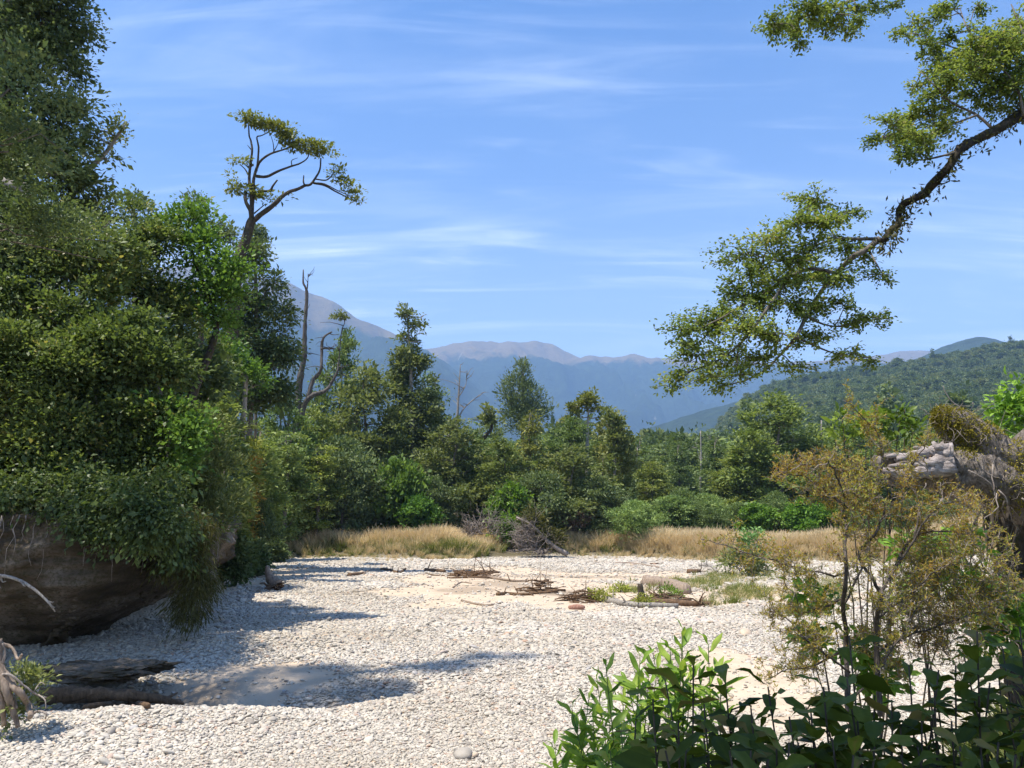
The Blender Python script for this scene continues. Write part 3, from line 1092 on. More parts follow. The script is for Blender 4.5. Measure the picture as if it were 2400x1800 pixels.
# the top of the bank, running back under the plants
back = np.stack([np.interp(ss, ss, CX) - nxn * 2.5, CY - nyn * 2.5, top[-1] + 0.1], -1)
mb.add(np.vstack([V[-1], back]), [(i, i + 1, i + 1 + b, i + b) for i in range(b - 1)])
cliff = mb.build('river_bank', M_rock, smooth=True)
tag(cliff, 'undercut sandstone river bank in shade below the left trees', kind='structure')

def hang_roots():
    m = MB()
    for k in range(130):
        i = rng.integers(170, 330)
        e = rng.uniform(.55, .95)
        p = np.array([CX[i] + nxn[i] * (.5 + .12), CY[i] + nyn[i] * .62, 3.1])
        L = rng.uniform(.4, 1.6)
        q = p + np.array([nxn[i] * .12, nyn[i] * .12, -L])
        tube(m, wander(p, q, 7, .16), rng.uniform(.005, .016), .003, 4)
    m.build('hanging_roots', M_twig, cliff)['kind'] = 'stuff'


hang_roots()
# stones bedded in the face
m = MB()
for k in range(420):
    i, j = rng.integers(170, 330), int(np.clip(rng.normal() * 9 + 30, 10, 62))
    r_ = rng.uniform(.025, .09)
    m.add(IV2 * (1 + .3 * fbm(IV2 * 1.4 + k, 2, k))[:, None] * r_ * np.array([1.2, 1.0, .7]) + V[j, i] - np.array([nxn[i], nyn[i], 0]) * r_ * .45, None, IF2, rng.uniform(0, 1))
m.build('bedded_stones', M_rock, cliff, smooth=True)['kind'] = 'stuff'


# ------------------------------------------------------------------ trees
def pxb(L, Y, dep=0.85, jit=0.0, r=None):
    """ellipsoids given as centre and radii on the photograph, at a real distance Y"""
    out = []
    r = r or rng
    for e in L:
        u, v, ru, rv = e[:4]
        y = Y + (e[4] if len(e) > 4 else 0) + (r.uniform(-jit, jit) if jit else 0)
        c = at(u, v, y)
        k = y / FPX
        out.append((c[0], c[1], c[2], ru * k, max(ru, rv) * dep * k, rv * k))
    return out


def limbs_to(mb, trunk, blobs, r0, n=5, frac=0.75, tint=.5, every=1, low=0.15, r=None):
    """limbs from the trunk out to each leafy mass"""
    r = r or rng
    T = np.asarray(trunk, float)
    for bl in blobs[::every]:
        c = np.array(bl[:3])
        d = np.linalg.norm(T - c, axis=1) + np.maximum(T[:, 2] - c[2], 0) * 3 + (np.arange(len(T)) / len(T) < low) * 50
        k = int(np.argmin(d))
        L = np.linalg.norm(T[k] - c)
        if L < 0.15:
            continue
        p = wander(T[k], T[k] + (c - T[k]) * (frac + .2), 7, .25, .08, r)
        tube(mb, p, r0 * (0.5 + 0.1 * min(L, 5)), r0 * .15, n, tint)
        for _ in range(3):
            e = c + unit(r.normal(size=3)) * np.array(bl[3:6]) * .8
            tube(mb, wander(p[4], e, 5, .3, 0, r), r0 * .25, r0 * .06, 4, tint)


def tree(name, label, cat, blobs, trunk, tr, leaf, bark, fol, group=None, limb=0.35, every=1, rough=0.06, lump=4):
    """one tree: trunk with limbs, crown of leaves"""
    P = smooth_path(trunk, 4)
    root = thing(name, label, cat, P[0], group)
    t = MB()
    tube(t, P, tr[0], tr[1], 9, .5, rough)
    if limb:
        limbs_to(t, P, blobs, tr[0] * limb, every=every)
    t.build('trunk' if cat == 'tree' else 'stem', bark, root, smooth=True)
    c = MB()
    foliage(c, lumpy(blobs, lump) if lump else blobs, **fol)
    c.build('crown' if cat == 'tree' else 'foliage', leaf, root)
    return root


def gz(x, y):
    return float(hz1(x, y)[0])


def base_at(u, Y, dz=-0.15):
    x = at(u, 1220, Y)[0]
    z = gz(x, Y)
    if Y < 30 and x < -8:
        z = max(z, 2.8)
    return np.array([x, Y, z + dz])


# --- the big trees on the left bank
B = pxb([(60, -90, 150, 150), (-120, 0, 180, 200), (95, 70, 105, 100), (140, 20, 75, 75), (118, 170, 84, 90), (30, 220, 110, 110), (-100, 250, 150, 180),
         (112, 285, 80, 75), (40, 360, 110, 90), (120, 380, 70, 60), (-60, 450, 120, 100), (20, 460, 80, 50), (205, 95, 28, 30, .5)], 23)
tree('tall_tree', 'tall dense small leaved tree filling the top left corner above the river bank', 'tree', B,
     [base_at(-60, 23.5), at(-40, 900, 23.5), at(0, 500, 23.4), at(20, 150, 23.2), at(40, -120, 23)], (.42, .15), M_dark, M_bark,
     dict(n_cl=8800, per=13, thr=-.2, L=.125, W=.07, flat=.55, spread=.2, droop=.25, tint=(0.1, .9)))
B = pxb([(205, 285, 26, 22), (230, 322, 34, 22), (290, 285, 20, 28), (272, 312, 24, 18), (255, 372, 30, 20), (200, 350, 42, 26), (150, 425, 60, 50), (205, 430, 45, 42),
         (243, 470, 30, 26), (188, 505, 50, 45), (150, 545, 60, 55), (235, 530, 34, 30), (120, 470, 50, 50), (262, 505, 20, 14)], 26)
tree('feathery_tree', 'airy yellowish green tree reaching a thin limb toward the sky beside the tall corner tree', 'tree', B,
     [base_at(90, 26), at(100, 800, 26), at(120, 560, 26), at(190, 420, 26), at(250, 355, 26), at(298, 285, 26)], (.24, .03), M_olive, M_palebark,
     dict(n_cl=900, per=12, L=.16, W=.08, flat=.5, spread=.2, droop=.1, tint=(.35, 1)), limb=.3)
B = pxb([(20, 545, 90, 80), (-70, 600, 120, 140), (60, 640, 75, 85), (15, 740, 95, 95), (-70, 800, 110, 110), (75, 740, 60, 70), (90, 600, 40, 40)], 21)
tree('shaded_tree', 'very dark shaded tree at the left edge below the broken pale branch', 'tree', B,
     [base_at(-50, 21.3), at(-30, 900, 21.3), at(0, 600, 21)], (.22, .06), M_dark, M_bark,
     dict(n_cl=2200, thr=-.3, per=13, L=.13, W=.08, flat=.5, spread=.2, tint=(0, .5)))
B = pxb([(205, 555, 75, 55), (140, 640, 70, 70), (232, 640, 85, 75), (180, 725, 105, 80), (112, 560, 45, 50), (270, 590, 45, 40), (262, 515, 34, 26)], 20.6)
tree('broadleaf_tree', 'sunlit broad leaved tree on the bank just below the airy limb', 'tree', B,
     [base_at(230, 21), at(215, 950, 21), at(195, 700, 20.8), at(200, 560, 20.6)], (.16, .05), M_broad, M_bark,
     dict(n_cl=2100, per=12, L=.115, W=.068, flat=.55, spread=.19, tint=(.1, 1)))
B = pxb([(330, 520, 55, 45), (300, 585, 60, 50), (370, 575, 70, 60), (350, 660, 80, 70), (300, 720, 70, 70), (400, 740, 60, 70), (370, 830, 70, 60), (300, 500, 30, 25)], 22.6)
tree('broadleaf_tree', 'dark green middle tree of the left bank with speckled sunlit leaves', 'tree', B,
     [base_at(390, 23), at(380, 1000, 23), at(350, 750, 22.8), at(330, 540, 22.6)], (.15, .04), M_broad, M_bark,
     dict(n_cl=2200, per=12, L=.115, W=.068, flat=.55, spread=.19, tint=(.05, .95)))
B = pxb([(412, 535, 46, 36), (470, 575, 50, 42), (522, 622, 52, 42), (560, 645, 36, 26), (505, 690, 48, 42), (440, 640, 55, 48), (425, 725, 55, 42), (505, 755, 45, 32), (545, 700, 30, 26), (460, 500, 30, 26), (485, 800, 30, 24), (400, 605, 40, 40)], 23.2)
tree('leaning_broadleaf_tree', 'bright yellow green tree on a dark leaning trunk ending the left bank trees', 'tree', B,
     [base_at(425, 23.2), at(435, 1000, 23.2), at(452, 925, 23.2), at(480, 855, 23.2), at(503, 790, 23.2), at(505, 740, 23.2), at(470, 650, 23.2), at(440, 560, 23.2)], (.17, .05), M_bright, M_darkbark,
     dict(n_cl=1250, per=12, L=.12, W=.075, flat=.55, spread=.2, tint=(.2, 1)), limb=.4)
B = pxb([(250, 825, 105, 75), (330, 880, 85, 85), (215, 930, 105, 85), (325, 1000, 105, 75), (230, 1060, 110, 75), (350, 1090, 85, 65), (300, 1150, 90, 40)], 19.6)
tree('broadleaf_shrub', 'large round leaved bush hanging over the middle of the sandstone bank', 'shrub', B,
     [base_at(250, 20.2), at(255, 1080, 20), at(262, 950, 19.8), at(265, 830, 19.6)], (.1, .03), M_broad, M_bark,
     dict(n_cl=3300, thr=-.2, per=12, L=.11, W=.07, flat=.6, spread=.18, tint=(.1, .95)))
B = pxb([(405, 1035, 66, 46), (440, 1000, 50, 28), (390, 960, 50, 45), (420, 1080, 40, 30), (350, 1040, 40, 30)], 19.2)
tree('pale_leaf_shrub', 'pale green bush with bare grey twigs, in front of the dark leaning trunk', 'shrub', B,
     [at(396, 1195, 20), at(395, 1150, 19.7), at(392, 1080, 19.4), at(400, 1000, 19.2)], (.06, .02), M_bright, M_twig,
     dict(n_cl=360, per=12, L=.12, W=.08, flat=.5, spread=.18, tint=(.3, 1)), limb=.5)
B = pxb([(40, 820, 80, 65), (112, 880, 88, 75), (30, 940, 90, 80), (122, 1005, 88, 75), (40, 1060, 90, 80), (102, 1120, 90, 70), (20, 1150, 90, 60), (-70, 950, 80, 120), (180, 1140, 60, 40)], 18.3)
tree('broadleaf_shrub', 'dark bush with scattered shiny leaves at the left edge over the bank', 'shrub', B,
     [base_at(30, 18.9), at(35, 1050, 18.7), at(50, 900, 18.4)], (.09, .03), M_broad, M_bark,
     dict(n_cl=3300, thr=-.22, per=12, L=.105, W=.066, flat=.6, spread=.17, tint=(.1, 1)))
B = pxb([(470, 1085, 66, 55), (500, 1130, 55, 55), (430, 1140, 65, 55), (522, 1175, 38, 40), (470, 1215, 70, 50), (520, 1225, 35, 35), (478, 1020, 46, 46), (420, 1205, 50, 40)], 22)
tree('fine_leaved_shrub', 'fine leaved olive shrub overhanging the right end of the sandstone bank', 'shrub', B,
     [at(430, 1215, 23), at(448, 1190, 22.5), at(470, 1100, 22)], (.08, .02), M_olive, M_twig,
     dict(n_cl=1500, per=13, L=.14, W=.035, flat=.9, spread=.17, up=.3, droop=-.3, tint=(.2, .9)))
B = pxb([(330, 1215, 60, 26, -.6), (390, 1235, 60, 40), (445, 1290, 52, 55), (462, 1370, 36, 55), (440, 1420, 30, 45), (405, 1310, 45, 50), (460, 1240, 50, 40)], 18.4)
tree('hanging_fern', 'brownish ferns trailing down the right corner of the sandstone bank', 'fern', B,
     [at(400, 1212, 20), at(420, 1218, 19.6), at(430, 1240, 18.7), at(440, 1300, 18.5), at(450, 1340, 18.4)], (.02, .008), M_fern, M_darkstem,
     dict(n_cl=1500, per=16, L=.13, W=.017, flat=.9, spread=.12, up=.2, droop=1.3, hang=.18, tint=(0, .9), thr=-.3), limb=.4)
B = pxb([(60, 1195, 80, 22), (150, 1200, 80, 22), (240, 1200, 70, 22), (-20, 1190, 70, 30)], 17.2)
tree('hanging_fern', 'thin dry fronds along the top edge of the sandstone bank at far left', 'fern', B,
     [at(40, 1200, 17.6), at(120, 1195, 17.4), at(230, 1195, 17.3)], (.04, .02), M_fern, M_darkstem,
     dict(n_cl=340, per=14, L=.18, W=.03, flat=.9, spread=.12, up=.2, droop=1.2, hang=.15, tint=(0, .8)), limb=.4)

B = pxb([(120, 745, 70, 44), (205, 790, 60, 60), (300, 770, 60, 50), (60, 775, 60, 44), (380, 860, 50, 60), (150, 850, 60, 50), (20, 700, 50, 60)], 19.9)
tree('broadleaf_tree', 'mid green tree between the sunlit tree and the round leaved bush on the bank', 'tree', B,
     [base_at(200, 20.8), at(195, 1000, 20.6), at(190, 850, 20.2), at(180, 760, 19.9)], (.12, .04), M_broad, M_bark,
     dict(n_cl=1500, per=12, L=.12, W=.07, flat=.55, spread=.2, tint=(0, .7), low=-.9))
# low growth along the brink of the bank, and behind it
B = pxb([(u, 1150 + 14 * math.sin(u * .05), 60, 42) for u in range(-60, 420, 60)] + [(40, 1175, 60, 30, -.5), (140, 1182, 60, 30, -.5), (240, 1178, 60, 34, -.5), (330, 1180, 50, 34, -.5), (60, 1210, 40, 24, -.9), (205, 1225, 46, 40, -.9), (245, 1260, 24, 34, -.9), (300, 1212, 56, 46, -.9), (350, 1255, 46, 50, -.8), (400, 1225, 50, 50, -.6), (420, 1300, 40, 40, .3), (120, 1200, 30, 20, -.8)], 17.4)
tree('creeping_shrub', 'dark matted shrub along the brink of the sandstone bank at left', 'shrub', B,
     [base_at(120, 18.6), at(130, 1180, 18.2), at(150, 1150, 17.6)], (.05, .02), M_broad, M_bark,
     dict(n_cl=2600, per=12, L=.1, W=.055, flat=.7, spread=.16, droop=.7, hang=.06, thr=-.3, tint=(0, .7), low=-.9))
B = pxb([(u, v, 90, 80) for u in (-60, 60, 180, 300, 420) for v in (880, 1010, 1130)], 25)
tree('thicket_shrub', 'dark thicket filling the bank behind the broad leaved bushes', 'shrub', B,
     [base_at(180, 25), at(180, 1050, 25), at(190, 900, 25)], (.12, .04), M_dark, M_bark,
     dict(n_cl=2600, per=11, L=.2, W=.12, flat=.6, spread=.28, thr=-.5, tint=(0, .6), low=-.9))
# trees off the left edge that lean over the hollow and keep it in shade
tree('leaning_bank_tree', 'tree leaning out from the left bank whose shade reaches over the hollow', 'tree',
     [(-12.2, 13.4, 9.2, 2.3, 1.8, 1.5), (-11.2, 12.4, 9.6, 1.7, 1.6, 1.2), (-12.0, 10.9, 9.0, 1.8, 1.6, 1.2), (-13.6, 12.2, 10.2, 2.0, 2.0, 1.5), (-11.6, 14.6, 8.8, 1.5, 1.3, 1.1), (-12.6, 9.2, 9.0, 1.4, 1.3, 1.1), (-8.7, 12.5, 10.6, 1.2, .9, .6), (-9.9, 12.3, 10.1, 1.2, 1.0, .9), (-9.9, 16.2, 9.2, 1.3, 1.1, .9), (-10.4, 14.4, 9.4, 1.4, 1.2, .9), (-9.2, 13.4, 9.8, 1.2, 1.0, .7)],
     [(-17, 16.6, 2.6), (-16.2, 15.8, 5), (-14.5, 14.2, 7.6), (-12.8, 12.6, 9.2)], (.3, .1), M_dark, M_bark,
     dict(n_cl=4600, per=13, L=.085, W=.045, flat=.5, spread=.17, thr=-.2))

tree('tall_bank_tree', 'very tall tree beyond the left edge throwing a thin shadow streak over the gravel', 'tree',
     [(-10.6, 11.2, 18, 1.0, .45, .5), (-10.1, 11.9, 20, 1.0, .4, .5), (-9.7, 12.8, 22.4, 1.0, .35, .5), (-9.1, 13.3, 24.3, .9, .3, .4), (-12, 11, 19, 1.6, 1.0, 1.0), (-12.5, 12, 22, 1.5, 1.2, 1.0)],
     [(-13.5, 10.6, gz(-13.5, 10.6) - .2), (-13.3, 10.8, 8), (-12.6, 11.4, 16), (-11.6, 12.2, 21), (-9.4, 13.2, 24)], (.4, .05), M_dark, M_bark,
     dict(n_cl=1300, per=12, L=.11, W=.06, flat=.5, spread=.16, thr=-.4), lump=2)

# broken pale branch end poking out between the leaves
b0 = thing('broken_branch', 'broken pale branch end poking out of the leaves at the left edge', 'branch', at(-40, 418, 20.5))
mb = MB()
tube(mb, wander(at(-60, 415, 20.6), at(50, 440, 20.2), 8, .06), .2, .13, 9, .5, .15)
for k in range(6):
    tube(mb, wander(at(45, 432 + k * 5, 20.2), at(62 + k * 3, 428 + k * 7, 20.1), 4, .1), .05, .008, 5, .5, .2)
mb.build('wood', M_greywood, b0, smooth=True)

# --- slender trees behind the left mass
B = pxb([(305, 470, 26, 18), (340, 490, 24, 18), (290, 510, 28, 22), (335, 530, 36, 26), (370, 520, 20, 16)], 33)
tree('slender_tree', 'small tree top with thin bare twigs showing above the left bank trees', 'tree', B,
     [base_at(320, 33), at(318, 800, 33), at(315, 520, 33), at(312, 470, 33)], (.14, .03), M_grey, M_bark, dict(n_cl=170, per=12, L=.16, W=.08, flat=.4, spread=.2))
B = pxb([(465, 475, 22, 20), (442, 492, 18, 14), (438, 500, 12, 12), (470, 512, 22, 14), (512, 508, 14, 10), (455, 530, 26, 18), (500, 545, 40, 24), (530, 560, 26, 26)], 36)
tree('slender_tree', 'slim tree with small tufts on a dark stem left of the flat topped tree', 'tree', B,
     [base_at(470, 36), at(472, 800, 36), at(471, 560, 36), at(468, 480, 36)], (.16, .03), M_grey, M_darkbark, dict(n_cl=210, per=12, L=.17, W=.08, flat=.4, spread=.2))
B = pxb([(600, 545, 17, 20), (612, 560, 12, 14), (594, 572, 15, 12), (600, 588, 14, 10)], 50)
tree('slender_tree', 'small round dark crown beside the leaning pale trunk', 'tree', B,
     [base_at(600, 50), at(602, 800, 50), at(600, 550, 50)], (.14, .03), M_grey, M_bark, dict(n_cl=110, per=12, L=.2, W=.1, flat=.4, spread=.22, tint=(0, .6)))
B = pxb([(595, 600, 42, 36), (568, 660, 50, 55), (625, 680, 48, 55), (590, 740, 55, 60), (640, 770, 52, 60), (600, 830, 60, 60), (658, 850, 42, 50), (570, 870, 50, 60), (620, 910, 60, 50), (575, 950, 55, 50), (655, 930, 40, 40), (676, 800, 24, 40), (550, 780, 45, 70)], 46)
tree('tall_dense_tree', 'tall drooping dark tree standing right of the left bank, left of the dead spar', 'tree', B,
     [base_at(580, 46), at(585, 1000, 46), at(600, 800, 46), at(598, 620, 46)], (.24, .08), M_dark, M_bark,
     dict(n_cl=2700, per=12, L=.24, W=.11, flat=.8, spread=.28, droop=.5, tint=(.1, .85)))
# pale straight trunk with a little crown hidden among the others
B = pxb([(575, 880, 40, 30), (548, 860, 45, 40), (600, 900, 30, 24), (520, 840, 40, 50), (500, 900, 45, 60)], 41)
tree('pale_trunk_tree', 'straight pale bare trunk rising under a light green crown behind the bank', 'tree', B,
     [base_at(566, 41), at(569, 1030, 41), at(573, 950, 41), at(577, 880, 41)], (.17, .12), M_bright, M_palebark, dict(n_cl=420, per=12, L=.2, W=.11, flat=.5, spread=.26, tint=(.1, .8)))

# the leaning flat topped tree
YL = 44
B = pxb([(575, 274, 16, 7), (597, 282, 16, 10), (618, 290, 20, 12), (645, 294, 22, 12), (662, 306, 22, 14), (686, 318, 22, 13), (668, 328, 18, 10), (700, 338, 18, 14), (726, 342, 22, 14),
         (752, 350, 24, 16), (774, 362, 20, 15), (792, 378, 16, 13), (758, 384, 12, 7), (788, 412, 14, 8), (807, 422, 12, 7), (818, 440, 13, 8), (834, 456, 11, 9), (842, 472, 6, 6), (790, 396, 16, 8),
         (563, 379, 22, 9), (584, 380, 10, 8), (552, 441, 20, 8), (574, 446, 24, 10), (598, 452, 20, 12), (622, 464, 20, 10), (650, 470, 16, 8), (548, 416, 8, 7), (560, 424, 7, 6)], YL, dep=.9)
root = thing('flat_topped_tree', 'tall leaning tree with flat yellow green pads high above the left bank', 'tree', base_at(540, YL))
tr = MB()


def limb_px(path, w0, w1, Y, mb, n=6, k=4, jy=0.4, tint=.5, rough=.08, mat=None):
    P = [at(u, v, Y + (rng.uniform(-jy, jy) if 0 < i else 0)) for i, (u, v) in enumerate(path)]
    P = smooth_path(P, k)
    tube(mb, P, w0 / FPX * Y / 2, w1 / FPX * Y / 2, n, tint, rough)
    return P


P0 = [base_at(540, YL), at(545, 800, YL)]
tube(tr, smooth_path(P0 + [at(557, 624, YL), at(572, 575, YL), at(587, 524, YL), at(592, 514, YL)], 4), .36, .24, 9, .5, .06)
for path, a_, b_ in [([(590, 516), (587, 494), (577, 475), (575, 460), (577, 450)], 12, 6), ([(590, 516), (591, 480), (594, 450), (594, 424), (601, 396), (611, 377), (633, 361), (666, 350), (690, 340)], 11, 3),
                     ([(590, 500), (588, 440), (584, 424), (587, 386), (591, 353), (588, 330), (584, 318), (582, 291), (575, 280)], 9, 2),
                     ([(601, 400), (604, 380), (606, 345), (602, 322), (612, 318), (630, 310)], 6, 2), ([(600, 413), (625, 414), (650, 402), (679, 391), (705, 382), (722, 368), (724, 345)], 8, 2),
                     ([(596, 516), (612, 502), (633, 487), (650, 472), (663, 459), (680, 449), (698, 443), (715, 435), (728, 432), (742, 413), (750, 396), (752, 370)], 13, 4),
                     ([(735, 429), (752, 432), (766, 437), (785, 448), (801, 456), (820, 466), (836, 472)], 6, 2), ([(735, 429), (760, 431), (790, 446), (822, 460)], 4, 2),
                     ([(741, 420), (765, 422), (780, 408), (782, 396)], 4, 2), ([(714, 434), (711, 425), (712, 412)], 5, 3), ([(610, 448), (632, 447), (640, 435), (650, 422)], 7, 4),
                     ([(596, 500), (610, 488), (622, 478)], 4, 2), ([(594, 386), (584, 392), (570, 382)], 4, 2), ([(582, 410), (574, 396), (562, 385)], 4, 2),
                     ([(640, 357), (650, 340), (655, 320)], 3, 1), ([(642, 358), (640, 335), (632, 310)], 3, 1), ([(588, 350), (580, 340)], 3, 1), ([(684, 388), (684, 376), (698, 370)], 3, 1)]:
    limb_px(path, a_, b_, YL, tr)
tr.build('trunk', M_darkbark, root, smooth=True)
cr = MB()
foliage(cr, B, 560, 13, .19, .1, flat=.2, spread=.2, up=1.2, shell=(.2, 1.0), low=-1.1)
cr.build('crown', M_yellowcrown, root)

# --- dead snag and other bare trunks in the middle
YS = 70


def dead_tree(name, label, paths, Y, mat, base_u, twigs=0):
    root = thing(name, label, 'dead tree', base_at(base_u, Y))
    for i, (path, a_, b_) in enumerate(paths):
        m = MB()
        P = limb_px(path, a_ * .8, b_ * .7, Y, m, 8, 4, .25, .5, .2)
        for _ in range(twigs):
            k = rng.integers(len(P) // 3, len(P))
            e = P[k] + rng.normal(size=3) * np.array([.9, .9, .5]) + np.array([0, 0, .3])
            tube(m, wander(P[k], e, 4, .3), .045, .012, 4)
        m.build('trunk' if i == 0 else 'limb', mat, root, smooth=True)
    return root


dead_tree('dead_tree', 'dead tree with a tall bare spar and crooked limbs standing over the dark thicket',
          [([(678, 1240), (680, 1120), (684, 1060), (698, 997), (700, 916), (706, 874), (713, 836), (714, 794), (716, 739), (719, 684), (711, 663), (711, 632)], 30, 4),
           ([(690, 1040), (702, 988), (715, 946), (736, 925), (762, 916), (778, 895), (791, 870), (792, 850)], 22, 4),
           ([(722, 935), (732, 895), (745, 878), (753, 861), (754, 819), (757, 794), (768, 783), (778, 778)], 14, 5),
           ([(752, 818), (765, 816), (785, 818)], 8, 4), ([(716, 690), (721, 670), (722, 642)], 5, 2), ([(778, 895), (792, 862), (800, 780), (808, 755), (802, 742)], 4, 2),
           ([(676, 1180), (672, 1050), (676, 990), (683, 950)], 14, 5), ([(670, 1000), (660, 960), (652, 930)], 6, 2)], YS, barkmat('weathered_snag', (0.03, 0.026, 0.022), (0.13, 0.115, 0.1), (0.3, 0.28, 0.26), scale=3, stretch=(3, 3, .4)), 678, 6)
B = pxb([(796, 741, 10, 4), (790, 745, 8, 4)], YS)
m = MB()
foliage(m, B, 26, 10, .25, .14, flat=.3, spread=.2)
m.build('leaf_tuft', M_olive, bpy.data.objects['dead_tree'])['kind'] = 'stuff'
dead_tree('dead_tree', 'thin bare spar with side twigs standing between the two tall green trees',
          [([(1068, 1250), (1069, 1080), (1071, 1000), (1074, 940), (1077, 890), (1079, 855)], 13, 2), ([(1072, 985), (1085, 960), (1100, 945), (1118, 930), (1128, 922)], 5, 1), ([(1075, 930), (1085, 915), (1092, 900), (1093, 885)], 4, 1),
           ([(1071, 1050), (1058, 1035), (1050, 1020)], 4, 1)], 84, M_greywood, 1068, 7)
dead_tree('dead_tree', 'bleached bare trunk standing in the distant trees at right of centre',
          [([(1640, 1250), (1642, 1120), (1643, 1060), (1642, 1010)], 8, 3), ([(1642, 1080), (1636, 1060), (1632, 1040)], 3, 1)], 120, M_greywood, 1640, 4)
dead_tree('dead_tree', 'bleached bare spar rising behind the olive tree near the root mass',
          [([(1926, 1250), (1926, 1060), (1925, 985)], 8, 4)], 110, M_greywood, 1926, 2)

# --- forest edge: kinds of tree, each built once and then copied
def lobes(kind, H, W, n, r):
    out = []
    for k in range(n):
        h = (k + r.uniform(0, 1)) / n
        if kind == 'cone':
            R = W * (1.08 - h) ** .8
        elif kind == 'dome':
            R = W * math.sqrt(max(0.05, 1 - (max(h - .35, 0) / .68) ** 2)) * (0.6 + .4 * min(1, h / .3))
        else:
            R = W * (0.55 + .45 * math.sin(PI * min(1, h * 1.05)))
        a = k * 2.4 + r.uniform(-.5, .5)
        rad = R * r.uniform(.35, .8)
        br = max(.16 * W, R * r.uniform(.36, .55))
        out.append((math.cos(a) * rad, math.sin(a) * rad, H * (.14 + .8 * h), br, br, br * r.uniform(.5, .8)))
    out.append((0, 0, H * .93, W * .22, W * .22, H * .07))
    return out


PROTO = {}


def proto(key, name, kind, H, W, n, leaf, bark, fol, seed, label, tr=.28):
    r = np.random.default_rng(seed)
    B = lobes(kind, H, W, n, r)
    root = thing(name, label, 'tree' if 'shrub' not in name else 'shrub', (0, 0, 0))
    t = MB()
    P = wander((0, 0, -.5), (r.uniform(-.4, .4), 0, H * .9), 8, .08, 0, r)
    tube(t, P, tr, .05, 8, .5, .06)
    limbs_to(t, P, B, tr * .32, r=r)
    t.build('trunk' if 'shrub' not in name else 'stem', bark, root, smooth=True)
    c = MB()
    foliage(c, lumpy(B, 3, .5, r), r=r, **fol)
    c.build('crown' if 'shrub' not in name else 'crown_foliage', leaf, root)
    PROTO[key] = [root, False, H, W]


F1 = dict(n_cl=1700, per=11, L=.36, W=.19, flat=.35, spread=.36, up=.9)
proto('beech1', 'beech_tree', 'dome', 16, 4.6, 26, M_olive, M_bark, F1, 101, 'x')
proto('beech2', 'beech_tree', 'dome', 17, 4.2, 30, M_dark, M_bark, F1, 102, 'x')
proto('conifer', 'conifer_tree', 'cone', 18, 3.6, 30, M_dark, M_bark, dict(n_cl=1700, per=11, L=.34, W=.15, flat=.7, spread=.34, droop=.5), 103, 'x')
proto('column', 'columnar_tree', 'column', 18, 2.6, 24, M_olive, M_bark, dict(n_cl=1300, per=11, L=.34, W=.17, flat=.5, spread=.33, droop=.2), 104, 'x')
proto('thin', 'sparse_tree', 'dome', 17, 3.6, 15, M_grey, M_palebark, dict(n_cl=620, per=11, L=.32, W=.17, flat=.3, spread=.32, up=.9), 105, 'x')
proto('darkshrub', 'dense_shrub', 'dome', 8, 4.0, 24, M_dark, M_bark, dict(n_cl=1700, per=11, L=.28, W=.13, flat=.45, spread=.3, droop=.1, low=-.8), 106, 'x', .14)
proto('brightshrub', 'leafy_shrub', 'dome', 6, 2.8, 20, M_bright, M_bark, dict(n_cl=800, per=10, L=.36, W=.26, flat=.55, spread=.26, up=.6, low=-.8), 107, 'x', .1)


def place(key, u, top, Y, halfw, label, group=None, color=None, rz=None, base=None, sink=0.0):
    if 'shrub' in key:
        _, _, H, W = PROTO[key]
        b = base_at(u, Y, 0)
        if (at(u, top, Y)[2] - b[2]) / H > 1.7 * halfw / FPX * Y / W:
            key = 'column' if key == 'darkshrub' else 'beech1'
    root, used, H, W = PROTO[key]
    b = base_at(u, Y, 0) if base is None else base
    zt_ = at(u, top, Y)[2]
    sz = (zt_ - b[2]) / H * 1.02
    sx = halfw / FPX * Y / W * 1.1
    rz = rng.uniform(0, 6.28) if rz is None else rz
    if not used:
        PROTO[key][1] = True
        root.location = b
        root.scale = (sx, sx, sz)
        root.rotation_euler = (0, 0, rz)
        root['label'] = label
        if group:
            root['group'] = group
        if color is not None:
            for c in root.children:
                if c.name.startswith('crown'):
                    c.color = (*color, 1)
        return root
    return copy_thing(root, b, (sx, sx, sz), rz, label, group, color)


OL, YG, GR, BR = (1, 1, 1), (1.35, 1.3, .9), (.85, 1.1, 1.0), (1.35, 1.05, .8)
place('beech1', 850, 862, 80, 105, 'broad olive tree spreading right of the dead tree with crooked limbs')
place('beech2', 792, 782, 84, 62, 'dark tree crown directly behind the crooked dead limbs', color=(1.2, 1.25, 1))
place('conifer', 1012, 862, 92, 75, 'dark conifer leaning against the right side of the tall tufted tree', color=(1.1, 1.15, 1))
place('beech1', 1062, 985, 76, 85, 'dense olive tree at the foot of the thin bare spar')
place('conifer', 1248, 952, 80, 62, 'brownish olive pointed tree in front of the feathery pale tree', color=(1.7, 1.35, .85))
place('beech2', 1335, 985, 84, 70, 'dark green tree under the yellow topped sparse crown', color=(1.15, 1.2, 1))
place('beech1', 1440, 968, 82, 62, 'dark tree with a rounded stepped edge before the open valley', color=(1.15, 1.05, .85))
place('beech2', 1180, 1030, 74, 72, 'olive tree behind the small bright green bush', color=(1.3, 1.2, .9))
place('beech1', 1340, 1050, 73, 85, 'broad dark tree above the brown brush heap')
place('beech2', 1110, 1010, 79, 60, 'tree between the bare spar and the feathery pale tree', color=(1.1, 1.2, 1))
place('conifer', 1420, 1060, 75, 60, 'pointed dark tree just left of the valley shrubs', color=(1.3, 1.2, .9))
place('beech1', 720, 960, 76, 80, 'tree behind the trunk of the crooked dead tree', color=(1.15, 1.2, .9))
place('beech2', 640, 900, 66, 70, 'grey green tree left of the dead trunk, above the brown topped bush', color=(1.2, 1.3, 1))
